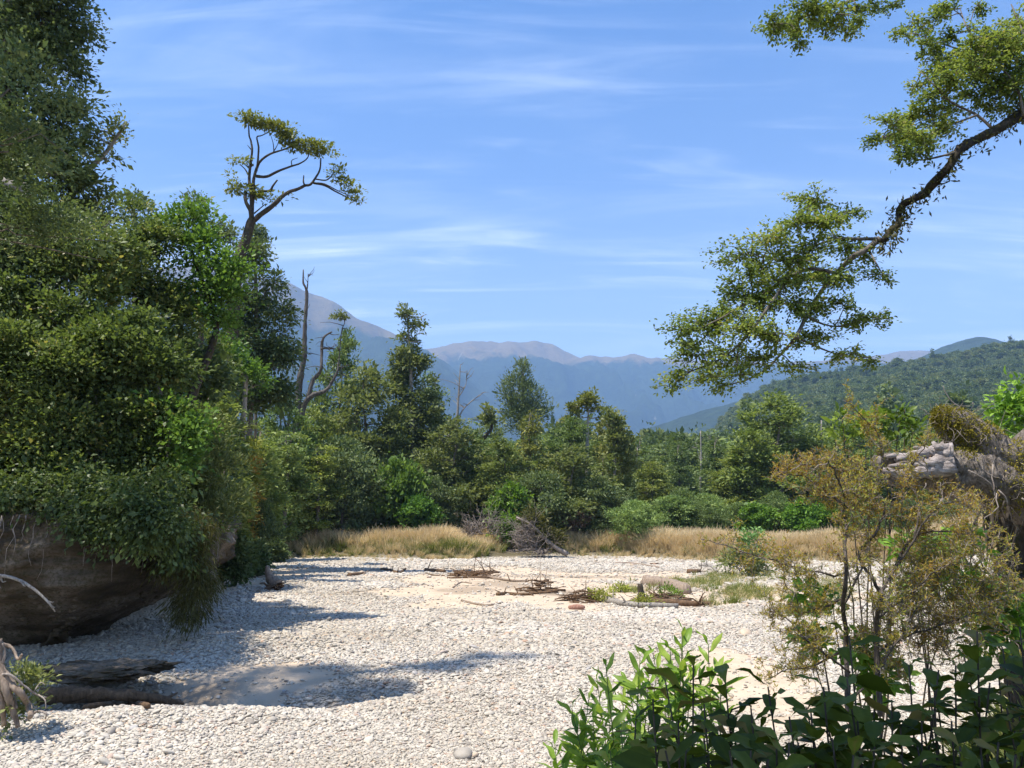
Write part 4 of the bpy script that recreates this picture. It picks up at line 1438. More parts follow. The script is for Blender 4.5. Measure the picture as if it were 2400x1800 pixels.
place('beech1', 1835, 930, 84, 112, 'large rounded olive tree alone at right behind the tan grass', color=(1.15, 1.25, 1.0))
place('beech2', 1910, 1010, 86, 75, 'dark tree at the right flank of the large rounded olive tree', color=(1.2, 1.2, .9))
place('beech1', 1740, 1050, 86, 70, 'low tree at the left flank of the large rounded olive tree', color=(1.25, 1.25, .9))
place('beech2', 2010, 1000, 88, 80, 'dark tree seen through the ochre bush left of the root mass')
place('conifer', 2090, 1005, 92, 70, 'conifer behind the pale broken wood of the root mass')
place('beech1', 2200, 1020, 90, 90, 'tree hidden behind the grey root mass', color=(1.1, 1.1, .9))
place('beech2', 2330, 1010, 95, 90, 'tree at the right edge behind the root mass')
place('thin', 1500, 1030, 96, 70, 'sparse grey green tree at the mouth of the valley', color=(.9, .95, .8))
place('beech1', 1530, 1085, 90, 60, 'small olive tree right of the dark stepped tree', color=(1.2, 1.2, .9))
place('conifer', 1600, 1030, 112, 55, 'mid distance dark tree before the valley, nearest the bleached trunk')
place('darkshrub', 800, 1030, 70, 95, 'big dark needle leaved bush in the centre left of the forest edge')
place('darkshrub', 930, 1090, 73, 70, 'dark bush behind the light green bush at the forest edge')
place('darkshrub', 1010, 1120, 72, 60, 'low dark bush left of the grey brush')
place('darkshrub', 1265, 1110, 71, 80, 'dark bush over the grey fallen tree')
place('darkshrub', 1400, 1120, 72, 70, 'dark bush right of the brown brush heap')
place('darkshrub', 560, 1120, 58, 80, 'shaded dark bush at the right foot of the left bank', color=(.9, .9, .9))
place('brightshrub', 680, 1080, 68, 72, 'bright green large leaved bush left of the dark needle leaved bush')
place('brightshrub', 625, 1130, 64, 60, 'bright leafy bush beside the shaded left bank', color=(.9, .95, .9))
place('brightshrub', 935, 1085, 71, 55, 'light green bush with upright lobes right of the big dark bush', color=(1.1, 1.0, 1.1))
place('brightshrub', 985, 1165, 69, 45, 'small green bush behind the tan grass, left of the grey brush', color=(.8, .9, .9))
place('brightshrub', 1192, 1140, 70, 48, 'small very bright green bush behind the grey brush', color=(1.35, 1.3, 1))
place('brightshrub', 1165, 1075, 78, 36, 'yellowish leafy crown halfway up the forest edge', color=(1.15, 1.1, .8))
place('darkshrub', 1490, 1175, 68, 55, 'green bush at the left end of the right grass field', color=(1.6, 1.7, 1.3))
place('darkshrub', 1570, 1165, 78, 70, 'wide green bush behind the right grass field', color=(1.5, 1.6, 1.3))
place('darkshrub', 1660, 1160, 80, 60, 'bush below the olive tree, left side', color=(1.5, 1.55, 1.2))
place('brightshrub', 1770, 1185, 76, 45, 'bright bush at the back of the grass before the olive tree', color=(1.1, 1.1, .9))
place('conifer', 510, 820, 38, 60, 'dark conifer in the gap behind the leaning trunk', color=(1.2, 1.2, .9))
place('beech1', 440, 760, 40, 90, 'tree filling the gap behind the left bank trees', color=(1.1, 1.2, .9))
place('darkshrub', 520, 1080, 36, 60, 'bush in the gap below the leaning trunk', color=(1.3, 1.3, .9))
place('darkshrub', 572, 1030, 45, 34, 'reddish brown topped bush below the pale straight trunk', color=(2.4, 1.2, .7))

# trees of the second rank
g2 = 'background forest trees behind the edge'
r2 = np.random.default_rng(55)
taken = 0
for k in range(60):
    u = r2.uniform(430, 2500)
    Y = r2.uniform(98, 150)
    top_ = r2.uniform(965, 1060) if u < 1450 else r2.uniform(1010, 1075)
    key = r2.choice(['beech1', 'beech2', 'conifer', 'thin', 'column'], p=[.3, .3, .15, .15, .1])
    place(key, u, top_, Y, r2.uniform(45, 75), 'forest tree in the second rank behind the forest edge', g2, tuple(np.array([1.15, 1.2, 1]) * r2.uniform(.8, 1.25)))

# --- trees with outlines of their own
B = pxb([(948, 722, 9, 12), (945, 745, 10, 16), (968, 735, 14, 18), (965, 765, 16, 16), (996, 738, 10, 12), (990, 752, 12, 12), (985, 775, 13, 12), (940, 790, 16, 20), (955, 800, 22, 18), (985, 800, 15, 14),
         (960, 830, 26, 20), (935, 850, 24, 26), (970, 860, 36, 24), (990, 850, 20, 20), (925, 890, 26, 28), (960, 900, 46, 30), (1000, 900, 30, 26), (930, 940, 34, 34), (975, 945, 50, 34), (1015, 950, 30, 30), (960, 1000, 60, 40), (1010, 1000, 40, 40), (930, 1040, 50, 50), (990, 1060, 60, 50)], 86)
tree('tufted_tall_tree', 'tallest green tree of the forest edge with a tufted narrow top', 'tree', B,
     [base_at(965, 86), at(965, 1000, 86), at(962, 860, 86), at(955, 740, 86)], (.4, .08), M_olive, M_palebark,
     dict(n_cl=2100, per=11, L=.36, W=.19, flat=.5, spread=.3, droop=.15, tint=(.1, .9)))
B = pxb([(1225, 870, 14, 22), (1212, 905, 26, 24), (1240, 915, 24, 22), (1190, 935, 20, 22), (1222, 945, 40, 26), (1262, 940, 22, 24), (1200, 975, 30, 24), (1250, 975, 36, 24), (1280, 965, 12, 20), (1225, 1000, 40, 30)], 98)
tree('feathery_pale_tree', 'feathery grey green conical tree rising behind the middle of the forest edge', 'tree', B,
     [base_at(1225, 98), at(1225, 1000, 98), at(1226, 860, 98)], (.35, .05), M_grey, M_bark,
     dict(n_cl=900, per=12, L=.38, W=.12, flat=.9, spread=.42, droop=-.5, up=.3))
B = pxb([(1378, 932, 14, 9), (1366, 945, 16, 9), (1392, 945, 18, 9), (1410, 950, 14, 8), (1345, 955, 12, 10), (1398, 962, 20, 8), (1350, 975, 10, 12), (1420, 985, 14, 8), (1325, 985, 20, 8), (1440, 970, 10, 7)], 90)
tree('sparse_top_tree', 'sparse crown of yellow green pads on bare forked limbs at centre right', 'tree', B,
     [base_at(1375, 90), at(1376, 1060, 90), at(1378, 990, 90), at(1380, 945, 90)], (.3, .06), M_yellowcrown, M_palebark,
     dict(n_cl=330, per=11, L=.34, W=.18, flat=.3, spread=.3), limb=.4)
B = pxb([(1130, 965, 18, 9), (1152, 972, 22, 11), (1112, 980, 14, 10), (1165, 990, 12, 8), (1172, 962, 12, 8), (1140, 985, 16, 8)], 80)
tree('leaning_small_tree', 'small flat crown on a dark crooked stem beside the thin bare spar', 'tree', B,
     [base_at(1120, 80), at(1128, 1060, 80), at(1138, 1022, 80), at(1152, 1005, 80), at(1150, 975, 80)], (.3, .1), M_olive, M_darkbark,
     dict(n_cl=260, per=11, L=.34, W=.18, flat=.3, spread=.3, tint=(.3, 1)), limb=.4)
B = pxb([(1425, 965, 12, 8), (1440, 985, 14, 9), (1450, 1005, 14, 8), (1420, 995, 10, 8), (1462, 1035, 20, 10), (1455, 1065, 22, 12), (1440, 1030, 18, 12)], 79)
tree('stepped_tree', 'stepped dark crown at the right end of the forest edge against the blue range', 'tree', B,
     [base_at(1440, 79), at(1440, 1080, 79), at(1438, 980, 79)], (.25, .06), M_olive, M_bark,
     dict(n_cl=300, per=11, L=.34, W=.18, flat=.3, spread=.3))
# more cover in the gap between the left bank and the forest edge, and low growth along the edge
for (u, top, Y, hw, lab, col) in [
        (470, 900, 33, 70, 'bush on the bank behind the dark leaning trunk', (1.3, 1.4, 1)),
        (600, 985, 50, 60, 'mid green bush beside the pale straight trunk', (1.3, 1.4, 1.1)),
        (548, 960, 40, 55, 'olive bush left of the pale straight trunk', (1.5, 1.4, .9)),
        (660, 1010, 58, 55, 'dark bush at the foot of the tall drooping tree', (1.1, 1.2, 1)),
        (735, 1040, 66, 50, 'bush at the foot of the dead tree with crooked limbs', (1.5, 1.5, 1)),
        (590, 1165, 46, 60, 'low shaded bush where the grass meets the left bank', (.85, .85, .8)),
        (530, 1190, 36, 45, 'low dark bush against the end of the sandstone bank', (.9, .9, .8))]:
    place('darkshrub', u, top, Y, hw, lab, color=col)
r9 = np.random.default_rng(90)
for k in range(34):
    u = 640 + k * 54 + r9.uniform(-16, 16)
    place(r9.choice(['darkshrub', 'brightshrub'], p=[.75, .25]), u, r9.uniform(1150, 1195), r9.uniform(74, 80), r9.uniform(34, 50),
          'low bush in the shade at the foot of the forest trees', 'low bushes along the forest edge', tuple(np.array([1.1, 1.15, .95]) * r9.uniform(.8, 1.3)))

# ------------------------------------------------------------------ grass on the far terrace
def tuft(n, h, w, mat, r, lean=.35, spread=.22, tint=(0, 1), seg=3):
    m = MB()
    ph = r.uniform(0, 2 * PI, n)
    rad = spread * np.sqrt(r.uniform(0, 1, n))
    hh = h * r.uniform(.55, 1.1, n)
    ln_ = lean * r.uniform(.2, 1.3, n)
    fac = r.uniform(0, 2 * PI, n)
    t = np.linspace(0, 1, seg + 1)
    bx, by = rad * np.cos(ph), rad * np.sin(ph)
    V = []
    for s in t:
        cx = bx + np.cos(ph) * ln_ * hh * s ** 2
        cy = by + np.sin(ph) * ln_ * hh * s ** 2
        cz = hh * s * (1 - .25 * ln_ * s)
        ww = w * (1 - s * .85) / 2
        V.append(np.stack([cx - np.cos(fac) * ww, cy - np.sin(fac) * ww, cz], -1))
        V.append(np.stack([cx + np.cos(fac) * ww, cy + np.sin(fac) * ww, cz], -1))
    V = np.stack(V, 1).reshape(-1, 3)
    k = 2 * (seg + 1)
    b = (np.arange(n) * k)[:, None]
    Q = np.concatenate([b + np.array([[2 * i, 2 * i + 1, 2 * i + 3, 2 * i + 2]]) for i in range(seg)])
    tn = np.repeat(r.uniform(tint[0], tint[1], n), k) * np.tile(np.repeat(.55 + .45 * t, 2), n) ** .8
    m.add(V, Q, None, tn)
    return m


rg = np.random.default_rng(12)
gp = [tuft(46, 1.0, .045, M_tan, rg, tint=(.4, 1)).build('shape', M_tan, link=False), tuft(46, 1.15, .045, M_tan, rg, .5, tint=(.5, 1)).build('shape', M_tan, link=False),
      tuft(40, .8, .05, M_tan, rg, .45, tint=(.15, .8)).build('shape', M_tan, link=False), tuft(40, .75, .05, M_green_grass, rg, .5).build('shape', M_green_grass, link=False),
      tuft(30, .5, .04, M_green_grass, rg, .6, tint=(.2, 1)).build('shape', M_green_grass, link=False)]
n = 20000
x = rg.uniform(-30, 62, n)
dy = np.where(rg.uniform(0, 1, n) < .06, rg.uniform(-6, 0, n), rg.uniform(-1.4, 13, n))
y = terrace_edge(x) + dy + .8 * fbm2(x, x * 0 + dy, .7, 3, 5)
ok = (np.abs(x - .6) > 3.0 + .8 * rg.normal(size=n)) | (dy > 6)
ok &= rg.uniform(0, 1, n) < np.clip(.35 + .5 * (dy + .6) + .9 * fbm2(x, y, .5, 3, 51), .12, 1)
x, y, dy = x[ok], y[ok], dy[ok]
n = len(x)
grn = fbm2(x, y, .22, 3, 44) + np.where(x < 0, .35, 0) * sstep(5, 1, dy) - .3
typ = np.where(grn > rg.uniform(-.1, .5, n), rg.choice([2, 3, 4], n, p=[.35, .45, .2]), rg.choice([0, 1, 2], n, p=[.45, .4, .15]))
sc = rg.uniform(1.0, 1.5, n) * np.where(dy < 1.5, .3 + .45 * np.clip(dy, 0, 1.5), 1) * (1 + .6 * fbm2(x, y, .3, 3, 46))
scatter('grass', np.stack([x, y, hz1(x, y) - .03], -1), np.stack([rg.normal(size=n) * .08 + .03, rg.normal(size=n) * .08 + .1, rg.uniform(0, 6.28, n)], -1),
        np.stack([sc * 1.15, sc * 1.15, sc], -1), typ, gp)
tag(bpy.data.objects['grass'], 'tan seeding grass covering the far terrace below the forest')

# thin green growth on the near right of the gravel
gpts = []
for (u, v, ru, rv, k) in [(1650, 1368, 110, 12, 260), (1750, 1392, 80, 16, 200), (1790, 1350, 90, 14, 120), (1690, 1352, 60, 8, 90), (1480, 1385, 40, 5, 30), (1880, 1440, 70, 10, 90), (1960, 1380, 60, 30, 120), (1660, 1418, 20, 4, 16), (1720, 1412, 16, 3, 10)]:
    for _ in range(k):
        p = on_ground(u + rg.normal() * ru * .5, max(v + rg.normal() * rv * .5, 1300))
        gpts.append(p)
gpts = np.array(gpts)
n = len(gpts)
sc = rg.uniform(.3, .8, n)
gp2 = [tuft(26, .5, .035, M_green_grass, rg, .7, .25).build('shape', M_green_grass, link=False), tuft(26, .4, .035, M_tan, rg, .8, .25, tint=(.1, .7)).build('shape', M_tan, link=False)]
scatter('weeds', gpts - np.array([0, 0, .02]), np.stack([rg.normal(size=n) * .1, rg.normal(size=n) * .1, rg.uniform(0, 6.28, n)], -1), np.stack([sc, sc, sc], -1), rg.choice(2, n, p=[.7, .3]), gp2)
tag(bpy.data.objects['weeds'], 'sparse green weeds growing out of the gravel at right')


def shrub_px(name, label, u, v, hw, h, leaf, mat, n=160, color=None, Y=None, cat='shrub', **kw):
    """small bush standing on the ground where the photograph shows its foot"""
    p = on_ground(u, v) if Y is None else base_at(u, Y, 0)
    k = p[1] / FPX
    R, H_ = hw * k, h * k
    r = rng
    B = [(p[0] + r.uniform(-.45, .45) * R, p[1] + r.uniform(-.4, .4) * R, p[2] + H_ * r.uniform(.3, .75), R * .5, R * .5, H_ * .28) for _ in range(7)] + [(p[0], p[1], p[2] + H_ * .45, R * .7, R * .6, H_ * .42)]
    f = dict(n_cl=n, per=10, L=leaf, W=leaf * .5, flat=.6, spread=max(.1, R * .16), low=-.9)
    f.update(kw)
    root = thing(name, label, cat, p)
    t = MB()
    for b in B[:5]:
        tube(t, wander(p, b[:3], 5, .2), .03 + .02 * R, .01, 5)
    t.build('stem', M_twig, root)
    c = MB()
    foliage(c, B, **f)
    o = c.build('foliage', mat, root)
    if color:
        o.color = (*color, 1)
    return root


shrub_px('green_shrub', 'upright green bush at the left end of the tan grass', 668, 1300, 30, 62, .26, M_bright, 170, color=(.8, .95, .9))
shrub_px('green_shrub', 'dark rounded bush at the gravel edge in the middle of the left grass', 860, 1298, 48, 52, .26, M_olive, 260, color=(.9, 1.1, .9))
shrub_px('green_shrub', 'green bush beside the flax like tuft at the gravel edge', 930, 1298, 40, 46, .26, M_bright, 200, color=(.7, .8, .8))
shrub_px('green_shrub', 'small bush low at the far left end of the grass', 620, 1302, 30, 26, .22, M_bright, 110)
shrub_px('green_shrub', 'dark shrub in the gap of the grass, left of the valley bushes', 1405, 1288, 42, 46, .26, M_olive, 220, color=(.9, 1.1, .9))
shrub_px('green_shrub', 'taller green shrub at the left corner of the right tan grass', 1478, 1275, 40, 92, .28, M_bright, 330, color=(.7, .85, .85))
shrub_px('green_shrub', 'tiny lone green shrub at the foot of the right tan grass', 1583, 1302, 11, 20, .12, M_bright, 40, color=(.6, .8, .8))
shrub_px('conical_shrub', 'small pointed green shrub among the ochre twigs at the gravel edge', 1768, 1340, 34, 92, .2, M_dark, 260, color=(1.4, 1.8, 1.4))
shrub_px('green_shrub', 'olive bush on the stones below the pointed green shrub', 1745, 1352, 55, 60, .17, M_olive, 260)
shrub_px('green_shrub', 'yellowish bush standing up out of the top of the left grass', 1010, 1262, 28, 40, .25, M_olive, 110, color=(1.6, 1.6, 1))
shrub_px('conical_shrub', 'small green pointed bush behind the left grass under the dark bush', 745, 1252, 28, 46, .25, M_olive, 130, color=(1.5, 1.7, 1.2))

for (u, Y, hw, h, lab) in [(556, 36, 46, 110, 'nearest dark bush at the foot of the bank end beside the gravel'), (600, 43, 40, 85, 'dark bush between the bank end and the tan grass'), (640, 56, 36, 56, 'low dark bush at the shaded start of the tan grass'), (690, 66, 36, 46, 'dark low bush at the back of the left grass')]:
    shrub_px('dark_shrub', lab, u, 0, hw, h, .2, M_dark, 420, Y=Y, thr=-.5)

# flax like tufts with drooping pale plumes
def toetoe(label, u, v, h, hw, plumes, group=None):
    p = on_ground(u, v)
    k = p[1] / FPX
    root = thing('plumed_tussock', label, 'tussock', p, group)
    m = tuft(90, h * k, .07, M_green_grass, rng, hw / h * 1.3, hw * k * .3)
    m.v = [q + p for q in m.v]
    m.build('blades', M_green_grass, root)
    for _ in range(plumes):
        a = rng.uniform(0, 2 * PI)
        L = h * k * rng.uniform(1.1, 1.5)
        e = p + np.array([math.cos(a) * hw * k * .8, math.sin(a) * hw * k * .8, L])
        mm = MB()
        P = smooth_path([p, p * .5 + e * .5 + np.array([0, 0, .12]), e, e + np.array([math.cos(a), math.sin(a), -.35]) * .3], 4)
        tube(mm, P, .012, .006, 4, .3)
        c = P[-5:]
        q = np.repeat(c, 16, 0) + rng.normal(size=(80, 3)) * .05
        leaf_quads(mm, q, unit(np.tile((P[-1] - P[-5])[None], (80, 1)) + rng.normal(size=(80, 3)) * .5 + np.array([0, 0, -.6])), rng.normal(size=(80, 3)), .22, .06, rng.uniform(0, 1, 80))
        mm.build('plume', M_plume, root)


toetoe('broad tussock with pale drooping plumes at the right end of the left grass', 1005, 1298, 62, 70, 9)
toetoe('tussock with cream plumes behind the grass gap, right of the brown brush', 1400, 1262, 40, 30, 7)
for i, (u, v) in enumerate([(1660, 1252), (1700, 1252), (1738, 1250), (1780, 1250), (1815, 1254)]):
    toetoe('tussock with cream plumes in the row at the back of the right tan grass', u, v, 34, 26, 6, 'plumed tussocks behind the right grass')

# ------------------------------------------------------------------ driftwood on the gravel
def log(name, label, pts, r0, r1, mat, cat='driftwood', knots=0, sink=.35, n=9, rough=.12, parent=None, lift=0.0):
    r0, r1 = (r0 * 1.3, r1 * 1.3) if r0 < .13 and lift == 0 else (r0, r1)
    P = [on_ground(u, v, r0 * (1 - sink) + lift + (d[0] if d else 0)) for (u, v, *d) in pts]
    P = smooth_path(P, 5)
    root = thing(name, label, cat, P[0]) if parent is None else parent
    m = MB()
    tube(m, P, r0, r1, n, .5, rough)
    for _ in range(knots):
        k = rng.integers(1, max(2, len(P) - 1))
        e = P[k] + unit(rng.normal(size=3) + np.array([0, 0, .6])) * r0 * rng.uniform(2, 5)
        tube(m, wander(P[k], e, 4, .2), min(r0 * .4, .04), .012, 5, .5, .2)
    m.build('log' if parent is None else 'stick', mat, root, smooth=True)
    return root


def stick_pile(name, label, c, ru, rv, n, r0, mat, L=(.5, 1.6), hgt=.35, cat='driftwood'):
    """a heap of broken branches: each stick a part"""
    u, v = c
    root = thing(name, label, cat, on_ground(u, v))
    for k in range(n):
        a, b = rng.normal() * ru * .5, rng.normal() * rv * .4
        p = on_ground(u + a, max(v + b, 1296), 0)
        th = rng.normal() * .45 + (PI if rng.uniform() < .5 else 0)
        l = rng.uniform(*L)
        d = np.array([math.cos(th), math.sin(th) * .8, rng.uniform(-.12, .2)]) * l / 2
        mid_ = p + np.array([0, 0, rng.uniform(.04, hgt) * math.exp(-(a / ru * 1.6) ** 2)])
        m = MB()
        P = wander(mid_ - d, mid_ + d, 6, .18)
        P[:, 2] = np.maximum(P[:, 2], p[2] + .02)
        tube(m, P, r0 * rng.uniform(.5, 1.4), r0 * .3, 6, .5, .15)
        for _ in range(2):
            i = rng.integers(1, 5)
            tube(m, wander(P[i], P[i] + rng.normal(size=3) * l * .25 + np.array([0, 0, .1]), 4, .2), r0 * .35, r0 * .1, 4)
        m.build('stick', mat, root, smooth=True)
    return root


# stump with a pale slab standing up behind a dark root wad
p = on_ground(640, 1384)
root = thing('stump', 'pale curved stump with a dark root wad lying on the gravel at left', 'stump', p)
m = MB()
tube(m, smooth_path([p + np.array([.1, .25, .2]), p + np.array([-.25, .4, .45]), p + np.array([-.42, .5, .8]), p + np.array([-.5, .5, 1.0])], 5), .28, .05, 9, .5, .15)
m.build('trunk', M_driftwood, root, smooth=True)
for k in range(16):
    m = MB()
    a = rng.uniform(-.9, .9)
    e = p + np.array([a * .75 + .1, -.25 + rng.uniform(-.2, .2), rng.uniform(-.02, .4)])
    tube(m, wander(p + np.array([a * .2, .1, .16]), e, 6, .3), .085, .02, 6, .5, .25)
    m.build('root', M_brownwood, root, smooth=True)
log('driftwood_stick', 'short pale stick left of the curved stump on the gravel', [(592, 1348), (605, 1355), (640, 1345)], .05, .03, M_driftwood)
log('driftwood_log', 'short dark log at the left end of the row of driftwood pieces', [(818, 1352), (838, 1349), (856, 1346)], .1, .05, M_brownwood, knots=2)
log('driftwood_stick', 'thin stick right beside the short dark log', [(852, 1348), (868, 1338), (880, 1334)], .05, .03, M_driftwood)
log('driftwood_log', 'forked driftwood in the middle of the row on the gravel', [(893, 1338), (915, 1340), (935, 1346), (950, 1336)], .09, .05, M_brownwood, knots=3)
log('driftwood_log', 'straight dark log lying left of the tangled branch heap', [(996, 1341), (1020, 1342), (1042, 1343)], .12, .08, M_brownwood, knots=1)
stick_pile('driftwood_heap', 'tangled heap of branches on the wet sand in the middle', (1115, 1352), 55, 10, 24, .06, M_brownwood, (.8, 2.4))
log('driftwood_branch', 'long thin branch trailing right from the tangled heap', [(1100, 1350), (1150, 1356), (1195, 1363), (1235, 1364)], .07, .03, M_driftwood, knots=4)
stick_pile('driftwood_heap', 'spiky heap of twigs on the right edge of the wet sand', (1262, 1388), 30, 8, 22, .045, M_brownwood, (.6, 1.5), .5)
log('driftwood_branch', 'low dark branch with upright stubs left of the spiky twig heap', [(1165, 1396), (1190, 1394), (1215, 1396), (1250, 1395)], .06, .04, M_brownwood, knots=6)
log('driftwood_stick', 'thin bowed stick in front of the wet sand', [(1082, 1409), (1110, 1416), (1145, 1420), (1178, 1414)], .035, .02, M_driftwood)
log('driftwood_stick', 'small bent twig heap on the left of the wet sand', [(1062, 1378), (1080, 1366), (1105, 1368)], .03, .02, M_driftwood, knots=4)
log('mossy_log', 'thick broken log lying on the weedy gravel right of the sand', [(1515, 1370), (1540, 1373), (1560, 1377), (1585, 1383), (1608, 1392)], .3, .26, M_driftwood, 'log', n=12, rough=.2, sink=.6)
log('driftwood_log', 'long grey branch at the front of the driftwood tangle right of centre', [(1425, 1412), (1460, 1420), (1500, 1424), (1590, 1426)], .1, .07, M_greywood, knots=3)
log('driftwood_log', 'dark flat log at the right end of the driftwood tangle', [(1500, 1420), (1560, 1418), (1620, 1421), (1665, 1421)], .12, .05, M_brownwood, knots=4)
stick_pile('driftwood_heap', 'low brush heap under the small green clump left of the upright stub', (1360, 1408), 38, 8, 20, .04, M_brownwood, (.6, 1.4))
stick_pile('driftwood_heap', 'brown twig heap just right of the upright stub', (1560, 1412), 60, 8, 20, .05, M_brownwood, (.6, 1.6))
p = on_ground(1502, 1408)
root = thing('upright_stub', 'short upright dark stump standing in the driftwood tangle', 'stump', p)
m = MB()
tube(m, smooth_path([p, p + np.array([.02, 0, .3]), p + np.array([-.02, .02, .62])], 4), .17, .08, 8, .5, .2)
m.build('trunk', M_darkbark, root, smooth=True)
shrub_px('weed_clump', 'yellowish weed clump growing on the low brush heap', 1408, 1410, 30, 30, .1, M_olive, 90, color=(1.8, 1.6, 1), cat='weed')
shrub_px('weed_clump', 'weed clump at the foot of the upright stub', 1512, 1422, 20, 20, .09, M_olive, 60, color=(1.8, 1.6, 1), cat='weed')
shrub_px('weed_clump', 'green weeds in front of the thick broken log', 1565, 1400, 36, 22, .1, M_bright, 90, color=(1.1, 1, .8), cat='weed')
shrub_px('weed_clump', 'small weed clump on the sand left of the thick broken log', 1455, 1388, 18, 13, .1, M_olive, 40, color=(1.8, 1.7, 1), cat='weed')
log('driftwood_stick', 'long thin pale stick on the far gravel at right of centre', [(1443, 1322), (1480, 1322), (1520, 1328), (1545, 1332)], .06, .05, M_driftwood)
log('driftwood_stick', 'short stick above the end of the long pale stick', [(1525, 1324), (1555, 1322)], .06, .04, M_brownwood)
log('driftwood_root', 'grey branching root on the gravel below the right grass', [(1640, 1328), (1665, 1330), (1680, 1342)], .14, .08, M_greywood, knots=5)
log('driftwood_log', 'low brown log in the gravel left of the grey branching root', [(1612, 1344), (1640, 1343)], .12, .1, M_brownwood, knots=2)
log('driftwood_log', 'pale log on the sand bank below the grey fallen tree', [(1150, 1300), (1250, 1290), (1330, 1288)], .14, .1, M_driftwood, knots=4)
stick_pile('driftwood_heap', 'dark roots heap at the left foot of the sand bank', (1080, 1304), 30, 6, 14, .07, M_brownwood, (.6, 1.6), .6)
stick_pile('driftwood_heap', 'scattered sticks over the sand bank at the creek mouth', (1170, 1290), 60, 8, 16, .06, M_brownwood, (.8, 2.2))
p = on_ground(1352, 1428)
root = thing('red_stone', 'single reddish brown stone in front of the driftwood tangle', 'stone', p)
m = MB()
m.add(IV2 * (1 + .25 * fbm(IV2 * 1.4, 3, 9))[:, None] * np.array([.3, .16, .12]) + p + np.array([0, 0, .05]), None, IF2)
m.build('stone', barkmat('red_stone', (.2, .1, .07), (.32, .18, .13)), root, smooth=True)

# grey brush, fallen trees at the creek mouth
def brush(name, label, blobs, n, mat, r0, base, needles=None, cat='fallen tree', trunk=None):
    root = thing(name, label, cat, base)
    m = MB()
    if trunk is not None:
        tube(m, smooth_path(trunk, 4), .22, .08, 8, .5, .12)
        m.build('trunk', mat, root, smooth=True)
        m = MB()
    B = np.asarray(blobs)
    for k in range(n):
        b = B[rng.integers(len(B))]
        c = b[:3] + rng.normal(size=3) * b[3:6] * .4
        s = np.array(base) * .35 + b[:3] * .65 + rng.normal(size=3) * b[3:6] * .25
        d = unit(c - s + rng.normal(size=3) * .3)
        e = s + d * b[3] * rng.uniform(.8, 1.5)
        P = wander(s, e, 6, .35)
        tube(m, P, r0 * rng.uniform(.6, 1.3), r0 * .25, 4, .5)
        for _ in range(4):
            i = rng.integers(2, 6)
            tube(m, wander(P[i], P[i] + (d * .5 + rng.normal(size=3) * .6) * b[3] * .45, 4, .3), r0 * .45, r0 * .15, 3, .5)
    m.build('branches', mat, root)
    if needles:
        c = MB()
        foliage(c, needles, n_cl=260, per=10, L=.3, W=.1, flat=.6, spread=.28, tint=(0, .8))
        c.build('dead_needles', M_fern, root)
    return root


YB = 64
brush('grey_brush', 'tangle of bare grey branches behind the left grass', pxb([(1120, 1225, 40, 34), (1155, 1215, 40, 36), (1090, 1235, 26, 22), (1180, 1235, 26, 26)], 68), 70, M_twig, .035, base_at(1130, 68, 0), cat='brush')
brush('fallen_tree', 'fallen grey tree with brown needles lying at the creek mouth', pxb([(1215, 1240, 44, 30), (1245, 1270, 40, 30), (1265, 1290, 46, 18), (1230, 1225, 30, 20), (1200, 1260, 26, 20)], YB), 110, M_twig, .04, base_at(1290, YB, .1),
      pxb([(1255, 1225, 24, 16), (1275, 1245, 28, 20), (1295, 1270, 22, 20), (1240, 1210, 14, 8)], YB + .6), trunk=[base_at(1330, YB, .3), at(1290, 1275, YB), at(1250, 1235, YB), at(1210, 1212, YB)])
brush('brush_heap', 'brown heap of dead branches before the dark trees, right of the fallen tree', pxb([(1365, 1205, 26, 20), (1385, 1195, 18, 20), (1345, 1215, 26, 14)], 71), 60, barkmat('brown_brush', (.1, .07, .05), (.24, .18, .14), scale=6), .035, base_at(1365, 71, 0), cat='brush',
      trunk=[at(1400, 1190, 71), at(1350, 1205, 71), at(1310, 1228, 71)])

# ------------------------------------------------------------------ left foreground: ledge, logs, roots
def boulder(m, c, r, seed, sub=3, amp=.3, fr=1.3, flatz=None):
    V, F = ico(sub)
    d = 1 + amp * fbm(V * fr + seed * 3.1, 5, seed)
    V = V * d[:, None] * np.asarray(r)
    if flatz is not None:
        V[:, 2] = np.minimum(V[:, 2], flatz)
    m.add(V + np.asarray(c), None, F)


c = on_ground(235, 1612)
c = at(245, 1572, 15.2)
m = MB()
boulder(m, c, (1.15, .75, .15), 5, 6, .85, 2.4)
ledge = m.build('gravel_ledge', M_rock, None, smooth=True)
tag(ledge, 'overhanging ledge of cemented gravel above a black hollow at lower left', 'rock')
log('half_buried_log', 'dark log half buried in the hollow under the ledge', [(90, 1640), (160, 1634), (230, 1634), (290, 1637), (340, 1642), (400, 1652), (450, 1660)], .13, .05, M_brownwood, 'log', n=14, rough=.3, sink=.6, knots=2)
log('brown_pole', 'upper brown pole lying on the near gravel below the grey log', [(150, 1655), (230, 1652), (290, 1655), (345, 1668)], .06, .045, M_brownwood, 'log', rough=.08, lift=.05)
log('brown_pole', 'lower brown pole crossing under the upper one', [(195, 1668), (250, 1660), (300, 1662)], .05, .04, M_brownwood, 'log', rough=.08, lift=.03)

